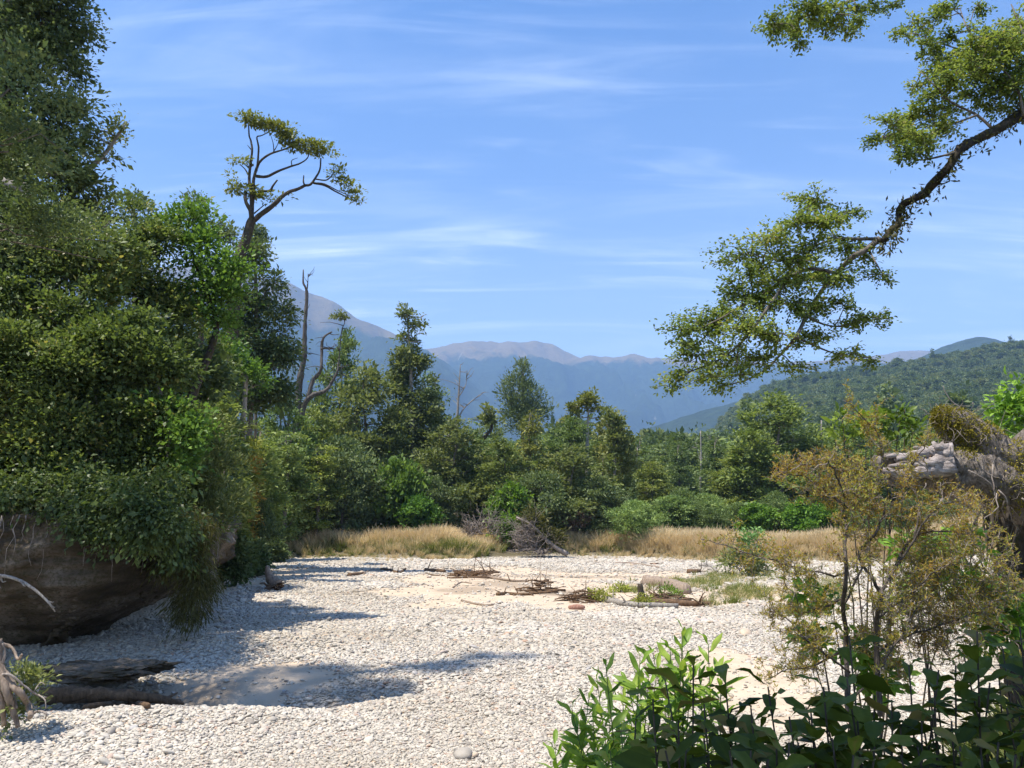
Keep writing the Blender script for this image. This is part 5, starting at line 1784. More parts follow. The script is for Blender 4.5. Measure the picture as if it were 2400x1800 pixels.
# uprooted roots at the lower left corner
YR = 11.2
root = thing('uprooted_roots', 'weathered grey roots and dry stems propped on the gravel at lower left', 'roots', base_at(30, YR, 0))
for path, a_, b_ in [([(-30, 1500), (10, 1510), (30, 1520), (42, 1545), (52, 1534)], 12, 8), ([(-10, 1500), (0, 1560), (15, 1620), (30, 1660), (42, 1705)], 30, 18), ([(0, 1560), (25, 1600), (50, 1625), (65, 1650), (72, 1680)], 22, 20),
                     ([(-20, 1590), (20, 1580), (60, 1610), (90, 1630), (110, 1635)], 9, 4), ([(90, 1628), (105, 1640), (108, 1662)], 5, 3), ([(80, 1620), (95, 1600), (106, 1605)], 4, 2),
                     ([(-40, 1560), (0, 1640), (10, 1700)], 26, 16), ([(40, 1660), (36, 1630), (46, 1610)], 6, 3), ([(60, 1690), (85, 1668), (108, 1672), (106, 1685)], 9, 6), ([(5, 1560), (12, 1530), (6, 1508)], 8, 5)]:
    m = MB()
    limb_px(path, a_ * .72, b_ * .6, YR, m, 8, 6, .12, .5, .28)
    m.build('root', M_driftwood if a_ > 10 else M_twig, root, smooth=True)
c = MB()
foliage(c, pxb([(50, 1590, 40, 26), (60, 1640, 30, 40), (20, 1680, 30, 30), (80, 1600, 20, 16)], YR + .3), n_cl=170, per=10, L=.07, W=.035, flat=.8, spread=.06, tint=(.3, 1))
c.build('dry_leaves', M_olive, root)
root = thing('bent_branch', 'thin bare white branch bending down in front of the sandstone bank', 'branch', at(-20, 1350, 12.5))
m = MB()
limb_px([(-30, 1352), (10, 1350), (50, 1362), (85, 1385), (110, 1408), (120, 1420), (129, 1434)], 9, 3, 12.5, m, 7, 5, .1, .5, .1)
m.build('branch', M_greywood, root, smooth=True)
for path in [[(48, 1361), (56, 1372), (60, 1374)], [(2, 1352), (6, 1364), (14, 1362)], [(110, 1408), (122, 1412), (126, 1410)], [(0, 1356), (-4, 1372), (2, 1378)], [(118, 1420), (128, 1424)]]:
    m = MB()
    limb_px(path, 4, 2, 12.5, m, 5, 3, .05)
    m.build('twig', M_greywood, root, smooth=True)

# ------------------------------------------------------------------ right: uprooted root mass
YM = 8.6
root = thing('root_mass', 'huge uprooted grey root mass with moss at the right edge above the gravel', 'root mass', base_at(2330, YM, 0))


def lump(L, Y, amp, fr, seed, sub=5):
    m = MB()
    for i, b in enumerate(pxb(L, Y, .7)):
        V, F = ico(sub)
        W_ = V * np.array(b[3:6])
        P = W_ + np.array(b[:3])
        d = 1 + amp * fbm(P * fr + seed, 5, seed) + .5 * amp * np.abs(fbm(P * fr * 3 + seed, 4, seed + 4)) + .25 * amp * fbm(P * fr * 9, 3, seed + 7)
        m.add(W_ * d[:, None] + np.array(b[:3]), None, F)
    return m




def gnarl(mb, path, Y, dep, amp, fr, seed, nn=44, mm=90, dy=0.0):
    """one weathered body: cross sections given as (u, v, half height) along its length"""
    A = np.array(path, float)
    t = np.linspace(0, len(A) - 1, mm)
    k = np.arange(len(A))
    u, v, h = np.interp(t, k, A[:, 0]), np.interp(t, k, A[:, 1]), np.interp(t, k, A[:, 2])
    for arr in (u, v, h):
        arr[1:-1] = np.convolve(np.pad(arr, 3, mode='edge'), np.ones(7) / 7, 'valid')[1:-1]
    C = np.array([at(a_, b_, Y + dy) for a_, b_ in zip(u, v)])
    h = h / FPX * Y
    end = np.minimum(np.minimum(np.linspace(0, 1, mm), np.linspace(1, 0, mm)) * 9, 1)
    h = h * np.sqrt(np.clip(end, .02, 1))
    an = np.linspace(0, 2 * PI, nn, endpoint=False)
    D = np.stack([np.zeros(nn), -np.cos(an) * dep, np.sin(an)], -1)
    P = C[:, None, :] + h[:, None, None] * D[None]
    n1 = fbm(P * fr + seed, 5, seed)
    n2 = np.abs(fbm(P * np.array([fr * 4, fr * 4, fr * 1.5]) + seed, 4, seed + 5))
    f = 1 + amp * n1 - amp * .9 * n2 + amp * .3 * fbm(P * fr * 9, 3, seed + 8)
    P = C[:, None, :] + (h[:, None] * f)[..., None] * D[None] + np.array([1, 0, 0]) * (amp * .25 * h[:, None] * fbm(P * fr * 2 + 50, 3, seed + 9))[..., None]
    i = np.arange(mm - 1)[:, None] * nn
    j = np.arange(nn)[None, :]
    jn = (j + 1) % nn
    V_ = np.vstack([P.reshape(-1, 3), C[:1], C[-1:]])
    tr = [[x_, (x_ + 1) % nn, mm * nn] for x_ in range(nn)] + [[(mm - 1) * nn + (x_ + 1) % nn, (mm - 1) * nn + x_, mm * nn + 1] for x_ in range(nn)]
    mb.add(V_, np.stack([i + nn + j, i + nn + jn, i + jn, i + j], -1).reshape(-1, 4), [t_[::-1] for t_ in tr])


m = MB()
gnarl(m, [(2188, 974, 14), (2208, 990, 34), (2245, 1018, 54), (2290, 1050, 66), (2350, 1092, 74), (2420, 1135, 80), (2500, 1180, 90)], YM, 1.2, .3, 2.6, 3, dy=.05)
gnarl(m, [(2060, 1104, 10), (2090, 1104, 22), (2130, 1104, 36), (2190, 1108, 52), (2250, 1110, 66), (2320, 1122, 74), (2400, 1155, 74), (2500, 1190, 80)], YM, 1.3, .34, 2.4, 13, dy=.0)
m.build('root_plate', M_rootmass, root, smooth=True)
plate = [o_ for o_ in root.children if o_.name.startswith('root_plate')][0]
m_wood = barkmat('pale_broken_wood', (.13, .105, .09), (.4, .35, .33), (.58, .53, .51), scale=6, stretch=(1, 3, 5))
for path, a_, b_ in [([(2230, 1062), (2190, 1060), (2150, 1066), (2100, 1076)], 44, 14), ([(2225, 1075), (2180, 1085), (2140, 1090), (2085, 1092)], 40, 8), ([(2215, 1050), (2195, 1046), (2186, 1036)], 26, 6), ([(2190, 1060), (2160, 1052), (2142, 1048)], 20, 5), ([(2160, 1080), (2110, 1068), (2078, 1070)], 22, 6), ([(2230, 1090), (2170, 1105), (2120, 1112), (2070, 1100)], 46, 12)]:
    m = MB()
    limb_px(path, a_, b_, YM - .35, m, 9, 6, .08, .5, .3)
    m.build('broken_wood', m_wood, root, smooth=True)
# the trunk the roots belong to, lying back to the right out of the frame, and the root foot under it
m = MB()
tube(m, smooth_path([at(2440, 1130, YM), at(2700, 1180, YM + .4), np.array([8.6, 9.8, 1.9]), np.array([12.5, 11.0, 1.6])], 5), .62, .42, 14, .5, .08)
m.build('trunk', M_rootmass, root, smooth=True)
lump([(2450, 1480, 70, 120, .5), (2470, 1640, 90, 120, .5), (2430, 1560, 50, 90, .5)], YM, .5, 3, 15).build('root_foot', M_darkbark, root, smooth=True)  # dark bark colour carries the shade under the root mass
lump([(2080, 1075, 26, 14, -.2), (2060, 1085, 20, 20, -.2), (2120, 1110, 46, 26, -.2)], YM, .6, 5, 6, 4).build('rotten_wood', M_rootmass, root, smooth=True)
lump([(2400, 1330, 46, 120, .5), (2370, 1240, 30, 70, .5), (2420, 1250, 60, 110, .4), (2385, 1420, 60, 60, .3)], YM, .6, 3, 9, 5).build('hanging_roots', M_darkbark, root, smooth=True)  # near-black bark stands in for the shade of the cavity below the plate
c = MB()
sv = np.array([v_.co for v_ in plate.data.vertices]) + np.array(root.location)
nv = np.array([v_.normal for v_ in plate.data.vertices])
pu, pv_ = to_px(sv)
for (u, v, ru, rv, k) in [(2215, 980, 50, 26, 1500), (2255, 1015, 34, 30, 1300), (2280, 1050, 26, 26, 700), (2190, 1080, 26, 22, 700), (2390, 1080, 26, 50, 1000), (2330, 1180, 16, 22, 300), (2400, 1160, 20, 40, 600), (2320, 1010, 30, 16, 500)]:
    w_ = np.exp(-((pu - u) / ru) ** 2 - ((pv_ - v) / rv) ** 2) * (nv[:, 1] < .3)
    if w_.sum() < 1e-6:
        continue
    i = rng.choice(len(sv), k, p=w_ / w_.sum())
    leaf_quads(c, sv[i] + nv[i] * .01 + rng.normal(size=(k, 3)) * .012, nv[i] + rng.normal(size=(k, 3)) * .6 + np.array([0, 0, -.3]), rng.normal(size=(k, 3)), rng.uniform(.02, .045, k), .014, np.clip(rng.normal(size=k) * .25 + .5 + (.2 if u > 2300 else 0), 0, 1))
c.build('moss', M_moss, root)
fr = MB()
i = rng.choice(len(sv), 420, p=(nv[:, 1] < .2) / (nv[:, 1] < .2).sum())
for j in i:
    p = sv[j] + nv[j] * .01
    e = p + nv[j] * rng.uniform(.0, .08) + rng.normal(size=3) * .1 + np.array([0, 0, -.05])
    tube(fr, wander(p, e, 5, .5), rng.uniform(.002, .005), .0015, 4)
fr.build('fine_roots', M_twig, root)['kind'] = 'stuff'
for k in range(12):
    m = MB()
    u, v = rng.uniform(2110, 2400), rng.uniform(1060, 1210)
    p = at(u, v, YM - .62 - rng.uniform(0, .12))
    e = p + np.array([rng.uniform(-.4, .4), rng.uniform(-.1, .1), -rng.uniform(.05, .45)])
    tube(m, wander(p, e, 6, .35), rng.uniform(.004, .011), .003, 5, .5, .15)
    m.build('root', M_twig, root, smooth=True)
for k in range(16):
    m = MB()
    u = rng.uniform(2290, 2400)
    p = at(u, rng.uniform(1170, 1220), YM - .35)
    e = p + np.array([rng.uniform(-.25, .1), rng.uniform(-.1, .2), -rng.uniform(.4, 1.1)])
    tube(m, wander(p, e, 7, .25), rng.uniform(.006, .018), .004, 5, .5, .2)
    m.build('root', M_darkbark, root, smooth=True)  # cavity shade put into the dark colour of these roots
m = MB()
limb_px([(2250, 955), (2230, 940), (2215, 918), (2210, 904)], 4, 2, YM + .2, m, 5, 4, .02)
m.build('twig', M_greywood, root, smooth=True)

# ------------------------------------------------------------------ right: ochre small leaved shrub
YC = 6.0
root = thing('ochre_shrub', 'twiggy shrub with tiny ochre leaves in front of the root mass', 'shrub', np.array([2.65, YC, gz(2.65, YC) - .1]))
rb = np.random.default_rng(17)
stems = [[(1988, 1680), (1977, 1497), (1983, 1340), (1989, 1191), (1975, 1110), (1950, 1060)], [(2062, 1680), (2061, 1497), (2065, 1399), (2081, 1352), (2140, 1265), (2195, 1246), (2290, 1240)],
         [(2065, 1399), (2040, 1340), (2014, 1289), (2057, 1234), (2081, 1167), (2057, 1124), (2018, 1101), (1960, 1070), (1890, 1068)], [(1983, 1340), (1940, 1330), (1893, 1316), (1826, 1304), (1748, 1285), (1650, 1257)],
         [(1990, 1580), (1930, 1540), (1865, 1492), (1820, 1450), (1787, 1430)], [(2060, 1450), (2130, 1400), (2200, 1340), (2280, 1300)], [(2062, 1520), (2150, 1480), (2240, 1450), (2320, 1420)], [(2057, 1124), (2070, 1060), (2050, 1010), (2000, 960)],
         [(2140, 1265), (2150, 1180), (2130, 1110), (2170, 1050)], [(1989, 1191), (1930, 1150), (1880, 1120), (1830, 1110)], [(1980, 1420), (2020, 1330), (2030, 1250), (1990, 1140)], [(1977, 1520), (1900, 1560), (1840, 1570), (1790, 1600)], [(2000, 1640), (2060, 1580), (2110, 1500), (2160, 1400), (2180, 1320)],
         [(1975, 1400), (1930, 1420), (1880, 1440), (1850, 1400)], [(2081, 1352), (2180, 1220), (2250, 1190), (2310, 1200)]]
sm = MB()
paths = []
for i, st in enumerate(stems):
    w = 13 if i < 2 else (8 if i < 3 else 5.5)
    P = [at(u, v, YC + (0 if j == 0 else rb.uniform(-.35, .35)) + (.3 if i > 4 else 0) * j / 4) for j, (u, v) in enumerate(st)]
    P = smooth_path(P, 5)
    P = P + np.cumsum(rb.normal(size=P.shape) * .006, 0)
    tube(sm, P, w / FPX * YC / 2, 2.0 / FPX * YC / 2, 6, .5, .15)
    paths.append(P)
sm.build('stem', barkmat('shrub_stem', (.03, .024, .018), (.12, .098, .08), (.34, .3, .26), scale=9), root, smooth=True)
tw = MB()
LP, LD = [], []


def twig(p, d, L, r, depth):
    n = 5
    P = [p]
    dd = d
    for k in range(n):
        dd = unit(dd + rb.normal(size=3) * .38 + np.array([0, 0, .05]))
        P.append(P[-1] + dd * L / n)
    P = np.array(P)
    tube(tw, P, r, r * .5, 3, .5)
    if depth <= 1:
        k = max(3, int(L / .021))
        t = rb.uniform(0.1, 1, k) * n
        i = np.minimum(t.astype(int), n - 1)
        q = P[i] + (P[i + 1] - P[i]) * (t - i)[:, None]
        LP.append(q)
        LD.append(unit(unit(P[i + 1] - P[i]) * .5 + rb.normal(size=(k, 3)) * .6 + np.array([0, 0, .35])))
    if depth > 0:
        for _ in range(4):
            i = rb.integers(1, n + 1)
            twig(P[i], unit(dd * .5 + rb.normal(size=3) * .8), L * rb.uniform(.4, .7), r * .6, depth - 1)


for P in paths:
    n = int(len(P) * 1.15)
    for k in range(n):
        i = rb.integers(int(len(P) * .3), len(P))
        twig(P[i], unit(rb.normal(size=3) + np.array([0, 0, .3])), rb.uniform(.09, .22), .0036, 2)
MASS = [(2220, 1330, 100, 90), (2250, 1440, 90, 90), (2160, 1420, 90, 90), (2290, 1270, 60, 60), (2080, 1480, 80, 60), (2180, 1520, 90, 50), (2310, 1380, 60, 110), (2000, 1180, 60, 60), (1930, 1130, 60, 30)]
mass = pxb(MASS, YC + .35, .6)
wts = np.array([a[2] * a[3] for a in MASS], float)
for k in range(210):
    b = mass[rb.choice(len(mass), p=wts / wts.sum())]
    c = np.array(b[:3]) + rb.normal(size=3) * np.array(b[3:6]) * .5
    twig(c, unit(rb.normal(size=3) + np.array([0, 0, .5])), rb.uniform(.15, .3), .0042, 2)
tw.build('twigs', M_twig, root)['kind'] = 'stuff'
LP, LD = np.concatenate(LP), np.concatenate(LD)
lm = MB()
n = len(LP)
leaf_quads(lm, LP, LD, rb.normal(size=(n, 3)), rb.uniform(.018, .04, n), rb.uniform(.006, .0105, n), np.clip(rb.normal(size=n) * .22 + .5 + .3 * fbm(LP * 2.2, 3, 3), 0, 1))
o = lm.build('small_leaves', M_coprosma, root)
o['kind'] = 'stuff'
print('ochre leaves', n)

# ------------------------------------------------------------------ individual leaf plants in front
def leaf_mesh(name, kind, mat, seed, tint):
    """one leaf, base at the origin, pointing along +Y, upper face +Z; length 1"""
    r = np.random.default_rng(seed)
    st = np.linspace(0, 1, 7)
    if kind == 'broad':
        wd = np.interp(st, [0, .12, .35, .6, .8, .93, 1], [.03, .09, .3, .42, .36, .17, 0.0])
        curl, fold = r.uniform(.1, .5), .16
    else:
        wd = np.interp(st, [0, .12, .35, .6, .8, .93, 1], [.025, .09, .19, .2, .13, .06, 0.0])
        curl, fold = r.uniform(-.1, .3), .25
    m = MB()
    V, tw_ = [], r.uniform(-.3, .3)
    for s, w in zip(st, wd):
        z = -curl * s * s + .04 * math.sin(s * 9 + seed)
        tws = tw_ * s
        wav = .05 * w / .4 * math.sin(s * 13 + seed * 2)
        for sd in (-1, -.5, 0, .5, 1):
            x = sd * w * .5
            V.append((x * math.cos(tws), s * (1 - .25 * curl * s), z + abs(sd) * fold * w + x * math.sin(tws) + (wav * abs(sd))))
    Q = [(i * 5 + j, i * 5 + j + 1, i * 5 + j + 6, i * 5 + j + 5) for i in range(6) for j in range(4)]
    tn = np.tile([0, 0, .14, 0, 0], 7) + tint
    m.add(V, Q, None, np.clip(tn, 0, 1))
    return m.mesh(name, mat, smooth=True)


M_bigleaf = leafmat('big_leaf', [(0, (.035, .052, .007)), (.5, (.08, .105, .012)), (.85, (.15, .18, .03)), (1, (.22, .17, .05))], .3, .55, spec=.12)
t = M_bigleaf.node_tree
for nd in list(t.nodes):
    if nd.type == 'VALTORGB':
        tcn = N(t, 'ShaderNodeTexCoord')
        nzn = N(t, 'ShaderNodeTexNoise', i_Scale=7.0, i_Detail=6.0, i_Roughness=0.65)
        t.links.new(tcn.outputs['Object'], nzn.inputs['Vector'])
        at_ = [x for x in t.nodes if x.type == 'ATTRIBUTE'][0]
        oin = N(t, 'ShaderNodeObjectInfo')
        v_ = math_node(t, 'ADD', at_.outputs['Fac'], math_node(t, 'MULTIPLY', math_node(t, 'SUBTRACT', nzn.outputs[0], .5), .5))
        v_ = math_node(t, 'ADD', v_, math_node(t, 'MULTIPLY', math_node(t, 'SUBTRACT', oin.outputs['Random'], .5), .45))
        t.links.new(v_, nd.inputs[0])
M_yellowleaf = leafmat('yellow_leaf', [(0, (.3, .33, .05)), (1, (.5, .5, .09))], .4, .45)
BL = [leaf_mesh('broad_leaf', 'broad', M_bigleaf, k, .15 + .16 * k) for k in range(6)]
WL = [leaf_mesh('narrow_leaf', 'narrow', M_willow, 20 + k, .1 + .16 * k) for k in range(6)]
YLf = [leaf_mesh('yellow_leaf', 'broad', M_yellowleaf, 40 + k, .2 + .2 * k) for k in range(3)]


def put_leaf(root, meshes, p, d, n, L, wide=1.0, name='leaf'):
    d = unit(np.asarray(d, float))
    x = unit(np.cross(d, n))
    z = np.cross(x, d)
    o = bpy.data.objects.new(name, meshes[rf.integers(len(meshes))])
    q = np.asarray(p) - np.array(root.location)
    o.parent = root
    o.matrix_basis = Matrix(((x[0] * L * wide, d[0] * L, z[0] * L, q[0]), (x[1] * L * wide, d[1] * L, z[1] * L, q[1]), (x[2] * L * wide, d[2] * L, z[2] * L, q[2]), (0, 0, 0, 1)))
    COL.objects.link(o)


rf = np.random.default_rng(29)


def leafy_plant(name, label, tips, base, Y, meshes, L, per, stem_r, mat, tilt=.5, from_=.35, wide=1.0, extra=0, emat=None, ew=.4):
    """stems rising from one foot; every leaf is an object"""
    bx = at(base[0], base[1], Y)
    g = np.array([bx[0], Y, gz(bx[0], Y) - .05])
    root = thing(name, label, 'plant', g)
    cnt, XP, XD, XN = 0, [], [], []
    for (u, v, *dy) in tips:
        t = at(u, v, Y + (dy[0] if dy else rf.uniform(-.25, .25)))
        f0 = g + np.array([(t[0] - g[0]) * .55, rf.uniform(-.12, .12), 0])
        P = smooth_path([f0, f0 * .45 + t * .55 + np.array([rf.uniform(-.08, .08), 0, .03]), t], 8)
        m = MB()
        tube(m, P, stem_r, stem_r * .45, 6, .5)
        m.build('stem', mat, root, smooth=True)
        a0 = rf.uniform(0, 6)
        for k in range(per):
            s = 1 - (1 - from_) * (k / per) ** 1.15
            i = min(int(s * (len(P) - 1)), len(P) - 2)
            f = s * (len(P) - 1) - i
            p = P[i] * (1 - f) + P[i + 1] * f
            ax = unit(P[i + 1] - P[i])
            a = a0 + k * 2.4
            side = np.array([math.cos(a), math.sin(a), 0])
            tl = tilt * (1 - .75 * (k / per)) + rf.normal() * .15 + (.5 if k < 3 else 0)
            d = side + ax * tl
            put_leaf(root, meshes, p, d, ax * 1.0 + rf.normal(size=3) * .3 - side * .2, L * rf.uniform(.65, 1.2) * (.7 if k < 2 else 1), wide)
            cnt += 1
        if extra:
            k = int(extra / len(tips))
            t_ = rf.uniform(.1, .93, k) * (len(P) - 1)
            i = np.minimum(t_.astype(int), len(P) - 2)
            XP.append(P[i] + (P[i + 1] - P[i]) * (t_ - i)[:, None])
            a = rf.uniform(0, 6.28, k)
            sd = np.stack([np.cos(a), np.sin(a), np.zeros(k)], -1)
            ax = unit(P[i + 1] - P[i])
            XD.append(sd + ax * (tilt * .6 + rf.normal(size=(k, 1)) * .3))
            XN.append(ax + rf.normal(size=(k, 3)) * .35)
    if extra:
        XP, XD, XN = map(np.concatenate, (XP, XD, XN))
        k = len(XP)
        c = MB()
        leaf_fine(c, XP, XD, XN, L * rf.uniform(.55, 1.1, k), L * ew * rf.uniform(.7, 1.1, k), rf.uniform(.1, .9, k), curl=.3)
        c.build('lower_leaves', emat, root)['kind'] = 'stuff'
    return root, cnt


DK = M_darkstem
leafy_plant('broad_leaved_plant', 'tall dark broad leaved plant with a single upright tip against the sand', [(1990, 1490, 0), (1930, 1610), (2050, 1630), (1985, 1590), (1890, 1660), (2010, 1690), (1940, 1700)], (1990, 1890), 2.35, BL, .135, 18, .005, DK, .35, .15, 1.0, 130, M_bigleaf, .44)
leafy_plant('broad_leaved_plant', 'dark broad leaved plant in front of the narrow leaved bush', [(1625, 1560, 0), (1530, 1640), (1590, 1690), (1700, 1600), (1560, 1600), (1650, 1650), (1490, 1690), (1720, 1680), (1610, 1740), (1545, 1740)], (1620, 1940), 2.2, BL, .135, 16, .005, DK, .35, .15, 1.0, 130, M_bigleaf, .44)
leafy_plant('broad_leaved_plant', 'low dark plant with drooping leaves between the two upright plants', [(1800, 1610), (1760, 1660), (1850, 1680), (1720, 1720), (1900, 1660), (1820, 1740), (1780, 1710), (1870, 1740)], (1800, 1940), 2.3, BL, .135, 16, .005, DK, .35, .15, 1.0, 130, M_bigleaf, .44)
leafy_plant('broad_leaved_plant', 'dark leaf mass along the bottom edge in the middle of the front plants', [(1650, 1730), (1710, 1760), (1760, 1750), (1850, 1740), (1950, 1730), (2050, 1750), (1560, 1760), (1900, 1770), (2000, 1770), (1800, 1780)], (1800, 2100), 1.95, BL, .14, 17, .005, DK, .4, .15, 1.0, 130, M_bigleaf, .44)
leafy_plant('broad_leaved_plant', 'dark broad leaved plant at right in front of the ochre shrub', [(2130, 1560), (2190, 1620), (2090, 1640), (2240, 1560), (2160, 1690), (2230, 1690), (2110, 1700), (2200, 1570), (2060, 1690)], (2150, 1930), 2.4, BL, .118, 17, .005, DK, .35, .15, 1.0, 130, M_bigleaf, .44)
leafy_plant('broad_leaved_plant', 'tallest dark broad leaved plant in the bottom right corner', [(2290, 1480), (2350, 1520), (2260, 1540), (2390, 1470), (2320, 1600), (2400, 1580), (2360, 1660), (2300, 1690), (2280, 1620), (2410, 1660), (2340, 1570)], (2340, 1930), 2.5, BL, .118, 17, .005, DK, .35, .12, 1.0, 130, M_bigleaf, .44)
leafy_plant('broad_leaved_plant', 'dark plant cut by the bottom edge under the right corner plants', [(2150, 1750), (2250, 1750), (2340, 1740), (2400, 1720), (2200, 1780), (2300, 1770), (2380, 1770), (2110, 1770)], (2280, 2100), 2.05, BL, .118, 17, .005, DK, .4, .15, 1.0, 130, M_bigleaf, .44)
leafy_plant('narrow_leaved_bush', 'sunny light green bush of narrow pointed leaves, taller part behind the dark plant',
            [(1600, 1475), (1570, 1520), (1530, 1530), (1660, 1510), (1500, 1540), (1540, 1570), (1620, 1560), (1690, 1570), (1500, 1620), (1560, 1620), (1650, 1620), (1580, 1600), (1640, 1590), (1600, 1530), (1470, 1600), (1520, 1590)],
            (1560, 1850), 3.7, WL, .13, 18, .004, M_greenstem, .9, .12, 1.35, 520, M_willow, .24)
leafy_plant('narrow_leaved_bush', 'lower part of the sunny narrow leaved bush spreading left over the gravel',
            [(1420, 1560), (1400, 1600), (1460, 1640), (1360, 1700), (1340, 1660), (1430, 1680), (1400, 1740), (1320, 1780), (1300, 1745), (1450, 1740), (1380, 1640), (1480, 1700), (1345, 1750), (1420, 1780), (1390, 1690), (1500, 1680)],
            (1430, 1960), 3.5, WL, .125, 18, .004, M_greenstem, .9, .12, 1.35, 520, M_willow, .24)
leafy_plant('yellow_leaved_sprig', 'small sprig of yellow leaves at the bottom of the narrow leaved bush', [(1455, 1715, 0), (1490, 1750, 0), (1430, 1760, 0), (1475, 1785, 0)], (1465, 1900), 2.9, YLf, .13, 8, .005, M_greenstem, .8, .4)

n = 2600
x, y = rf.uniform(-4, 9, n), rf.uniform(-3, 14, n)
zb = hz1(x, y)
ok = (gmask(soilm, x, y) > .35) & (y < bank_front(x) + 1.2) & ((np.abs(x) > 1.0) | (y > 1.2) | (y < -1))
x, y, zb = x[ok], y[ok], zb[ok]
n = len(x)
cover = [tuft(26, .32, .03, M_green_grass, rf, .9, .22).build('shape', M_green_grass, link=False), tuft(16, .25, .07, M_bigleaf, rf, 1.1, .2).build('shape', M_bigleaf, link=False), tuft(20, .22, .02, M_fern, rf, 1.2, .25).build('shape', M_fern, link=False)]
sc = rf.uniform(.5, 1.1, n)
scatter('ground_cover', np.stack([x, y, zb - .02], -1), np.stack([rf.normal(size=n) * .15, rf.normal(size=n) * .15, rf.uniform(0, 6.28, n)], -1), np.stack([sc, sc, sc], -1), rf.choice(3, n, p=[.4, .3, .3]), cover)
tag(bpy.data.objects['ground_cover'], 'low grass and fern litter covering the near bank under the front plants')

# leafy saplings round the root mass
for (lab, L, Y, base) in [
        ('bright green leafy sapling at the right edge above the root mass', [(2385, 925, 40, 36), (2360, 975, 40, 40), (2395, 985, 40, 60), (2340, 950, 20, 18), (2395, 900, 20, 18)], 9.6, 2390),
        ('bright leaves low at the right edge below the hanging roots', [(2320, 1420, 34, 34), (2350, 1470, 40, 40), (2300, 1500, 30, 40), (2380, 1440, 30, 40), (2330, 1380, 20, 18)], 7.2, 2330),
        ('bright green sapling behind the ochre shrub beside the gravel', [(2130, 1285, 44, 26), (2150, 1330, 26, 36), (2180, 1280, 30, 20), (2220, 1300, 40, 20), (2150, 1400, 30, 30), (2250, 1370, 40, 30), (2240, 1260, 40, 24)], 7.6, 2160),
        ('green leaves low on the gravel side of the ochre shrub', [(1905, 1400, 26, 18), (1925, 1510, 26, 20), (1890, 1495, 16, 14), (2020, 1520, 30, 18), (2050, 1580, 30, 30), (1950, 1410, 16, 14)], 7.0, 1960)]:
    B = pxb(L, Y)
    root = thing('leafy_sapling', lab, 'sapling', base_at(base, Y, -.05))
    t = MB()
    for b in B:
        if b is not B[0] and rng.uniform() < .4:
            continue
        tube(t, smooth_path([np.array(root.location), np.array(root.location) * .6 + np.array(B[0][:3]) * .4 + rng.normal(size=3) * .06, np.array(b[:3])], 6), .012, .004, 5, .5, .1)
    t.build('stem', M_darkstem, root, smooth=True)
    c = MB()
    foliage(c, B, n_cl=150, per=6, L=.085, W=.045, flat=.8, spread=.05, fine=True, gap=.4, thr=-.3, low=-.9)
    c.build('foliage', M_bright, root).color = (1.5, 1.5, 1.1, 1)
root = thing('leafy_sapling', 'thin young tree with round leaves standing among the ochre twigs before the forest hill', 'sapling', base_at(2000, 9.5, -.05))
B = pxb([(1975, 985, 16, 14), (2030, 1000, 30, 18), (2045, 970, 10, 8), (2110, 975, 22, 12), (2120, 960, 8, 8), (2080, 1000, 16, 14), (1955, 1010, 14, 14), (2140, 1010, 20, 10)], 9.5)
t = MB()
for b in B:
    tube(t, wander(np.array(root.location), np.array(b[:3]), 7, .06), .014, .005, 5)
t.build('stem', M_darkstem, root, smooth=True)
c = MB()
foliage(c, B, n_cl=70, per=6, L=.09, W=.045, flat=.8, spread=.05, fine=True, gap=.4, thr=-.5, low=-.9)
c.build('foliage', M_bright, root).color = (1.2, 1.0, .8, 1)

# ------------------------------------------------------------------ overhanging beech at the right
YO = 6.6
root = thing('overhanging_tree', 'mossy tree limb with small leaved sprays reaching in from the upper right', 'tree', np.array([8.5, 7.5, gz(8.5, 7.5)]))
ro = np.random.default_rng(61)
LIMB = [(2560, 240), (2480, 250), (2400, 270), (2330, 305), (2260, 350), (2220, 400), (2180, 440), (2130, 480), (2112, 500), (2098, 530), (2080, 552), (2058, 560)]
lp = [np.array([8.5, 7.5, gz(8.5, 7.5) - .2]), np.array([8.4, 7.4, 3.5]), np.array([7.9, 7.2, 5.9]), np.array([6.9, 6.9, 6.9])]
m = MB()
tube(m, smooth_path(lp, 5), .3, .16, 10, .5, .06)
m.build('trunk', M_darkbark, root, smooth=True)
m = MB()
Pl = smooth_path([lp[-2], lp[-1]] + [at(u, v, YO + .15 * math.sin(i)) for i, (u, v) in enumerate(LIMB)][1:], 5)
Pl = Pl + np.stack([fbm2(np.arange(len(Pl)) * 1.0, np.zeros(len(Pl)), .23, 2, s) for s in (1, 2, 3)], -1) * .05
tube(m, Pl, 0, 0, 10, .5, .18, radii=np.interp(np.linspace(0, 1, len(Pl)), [0, .3, .55, .8, 1], [.085, .045, .037, .028, .022]))
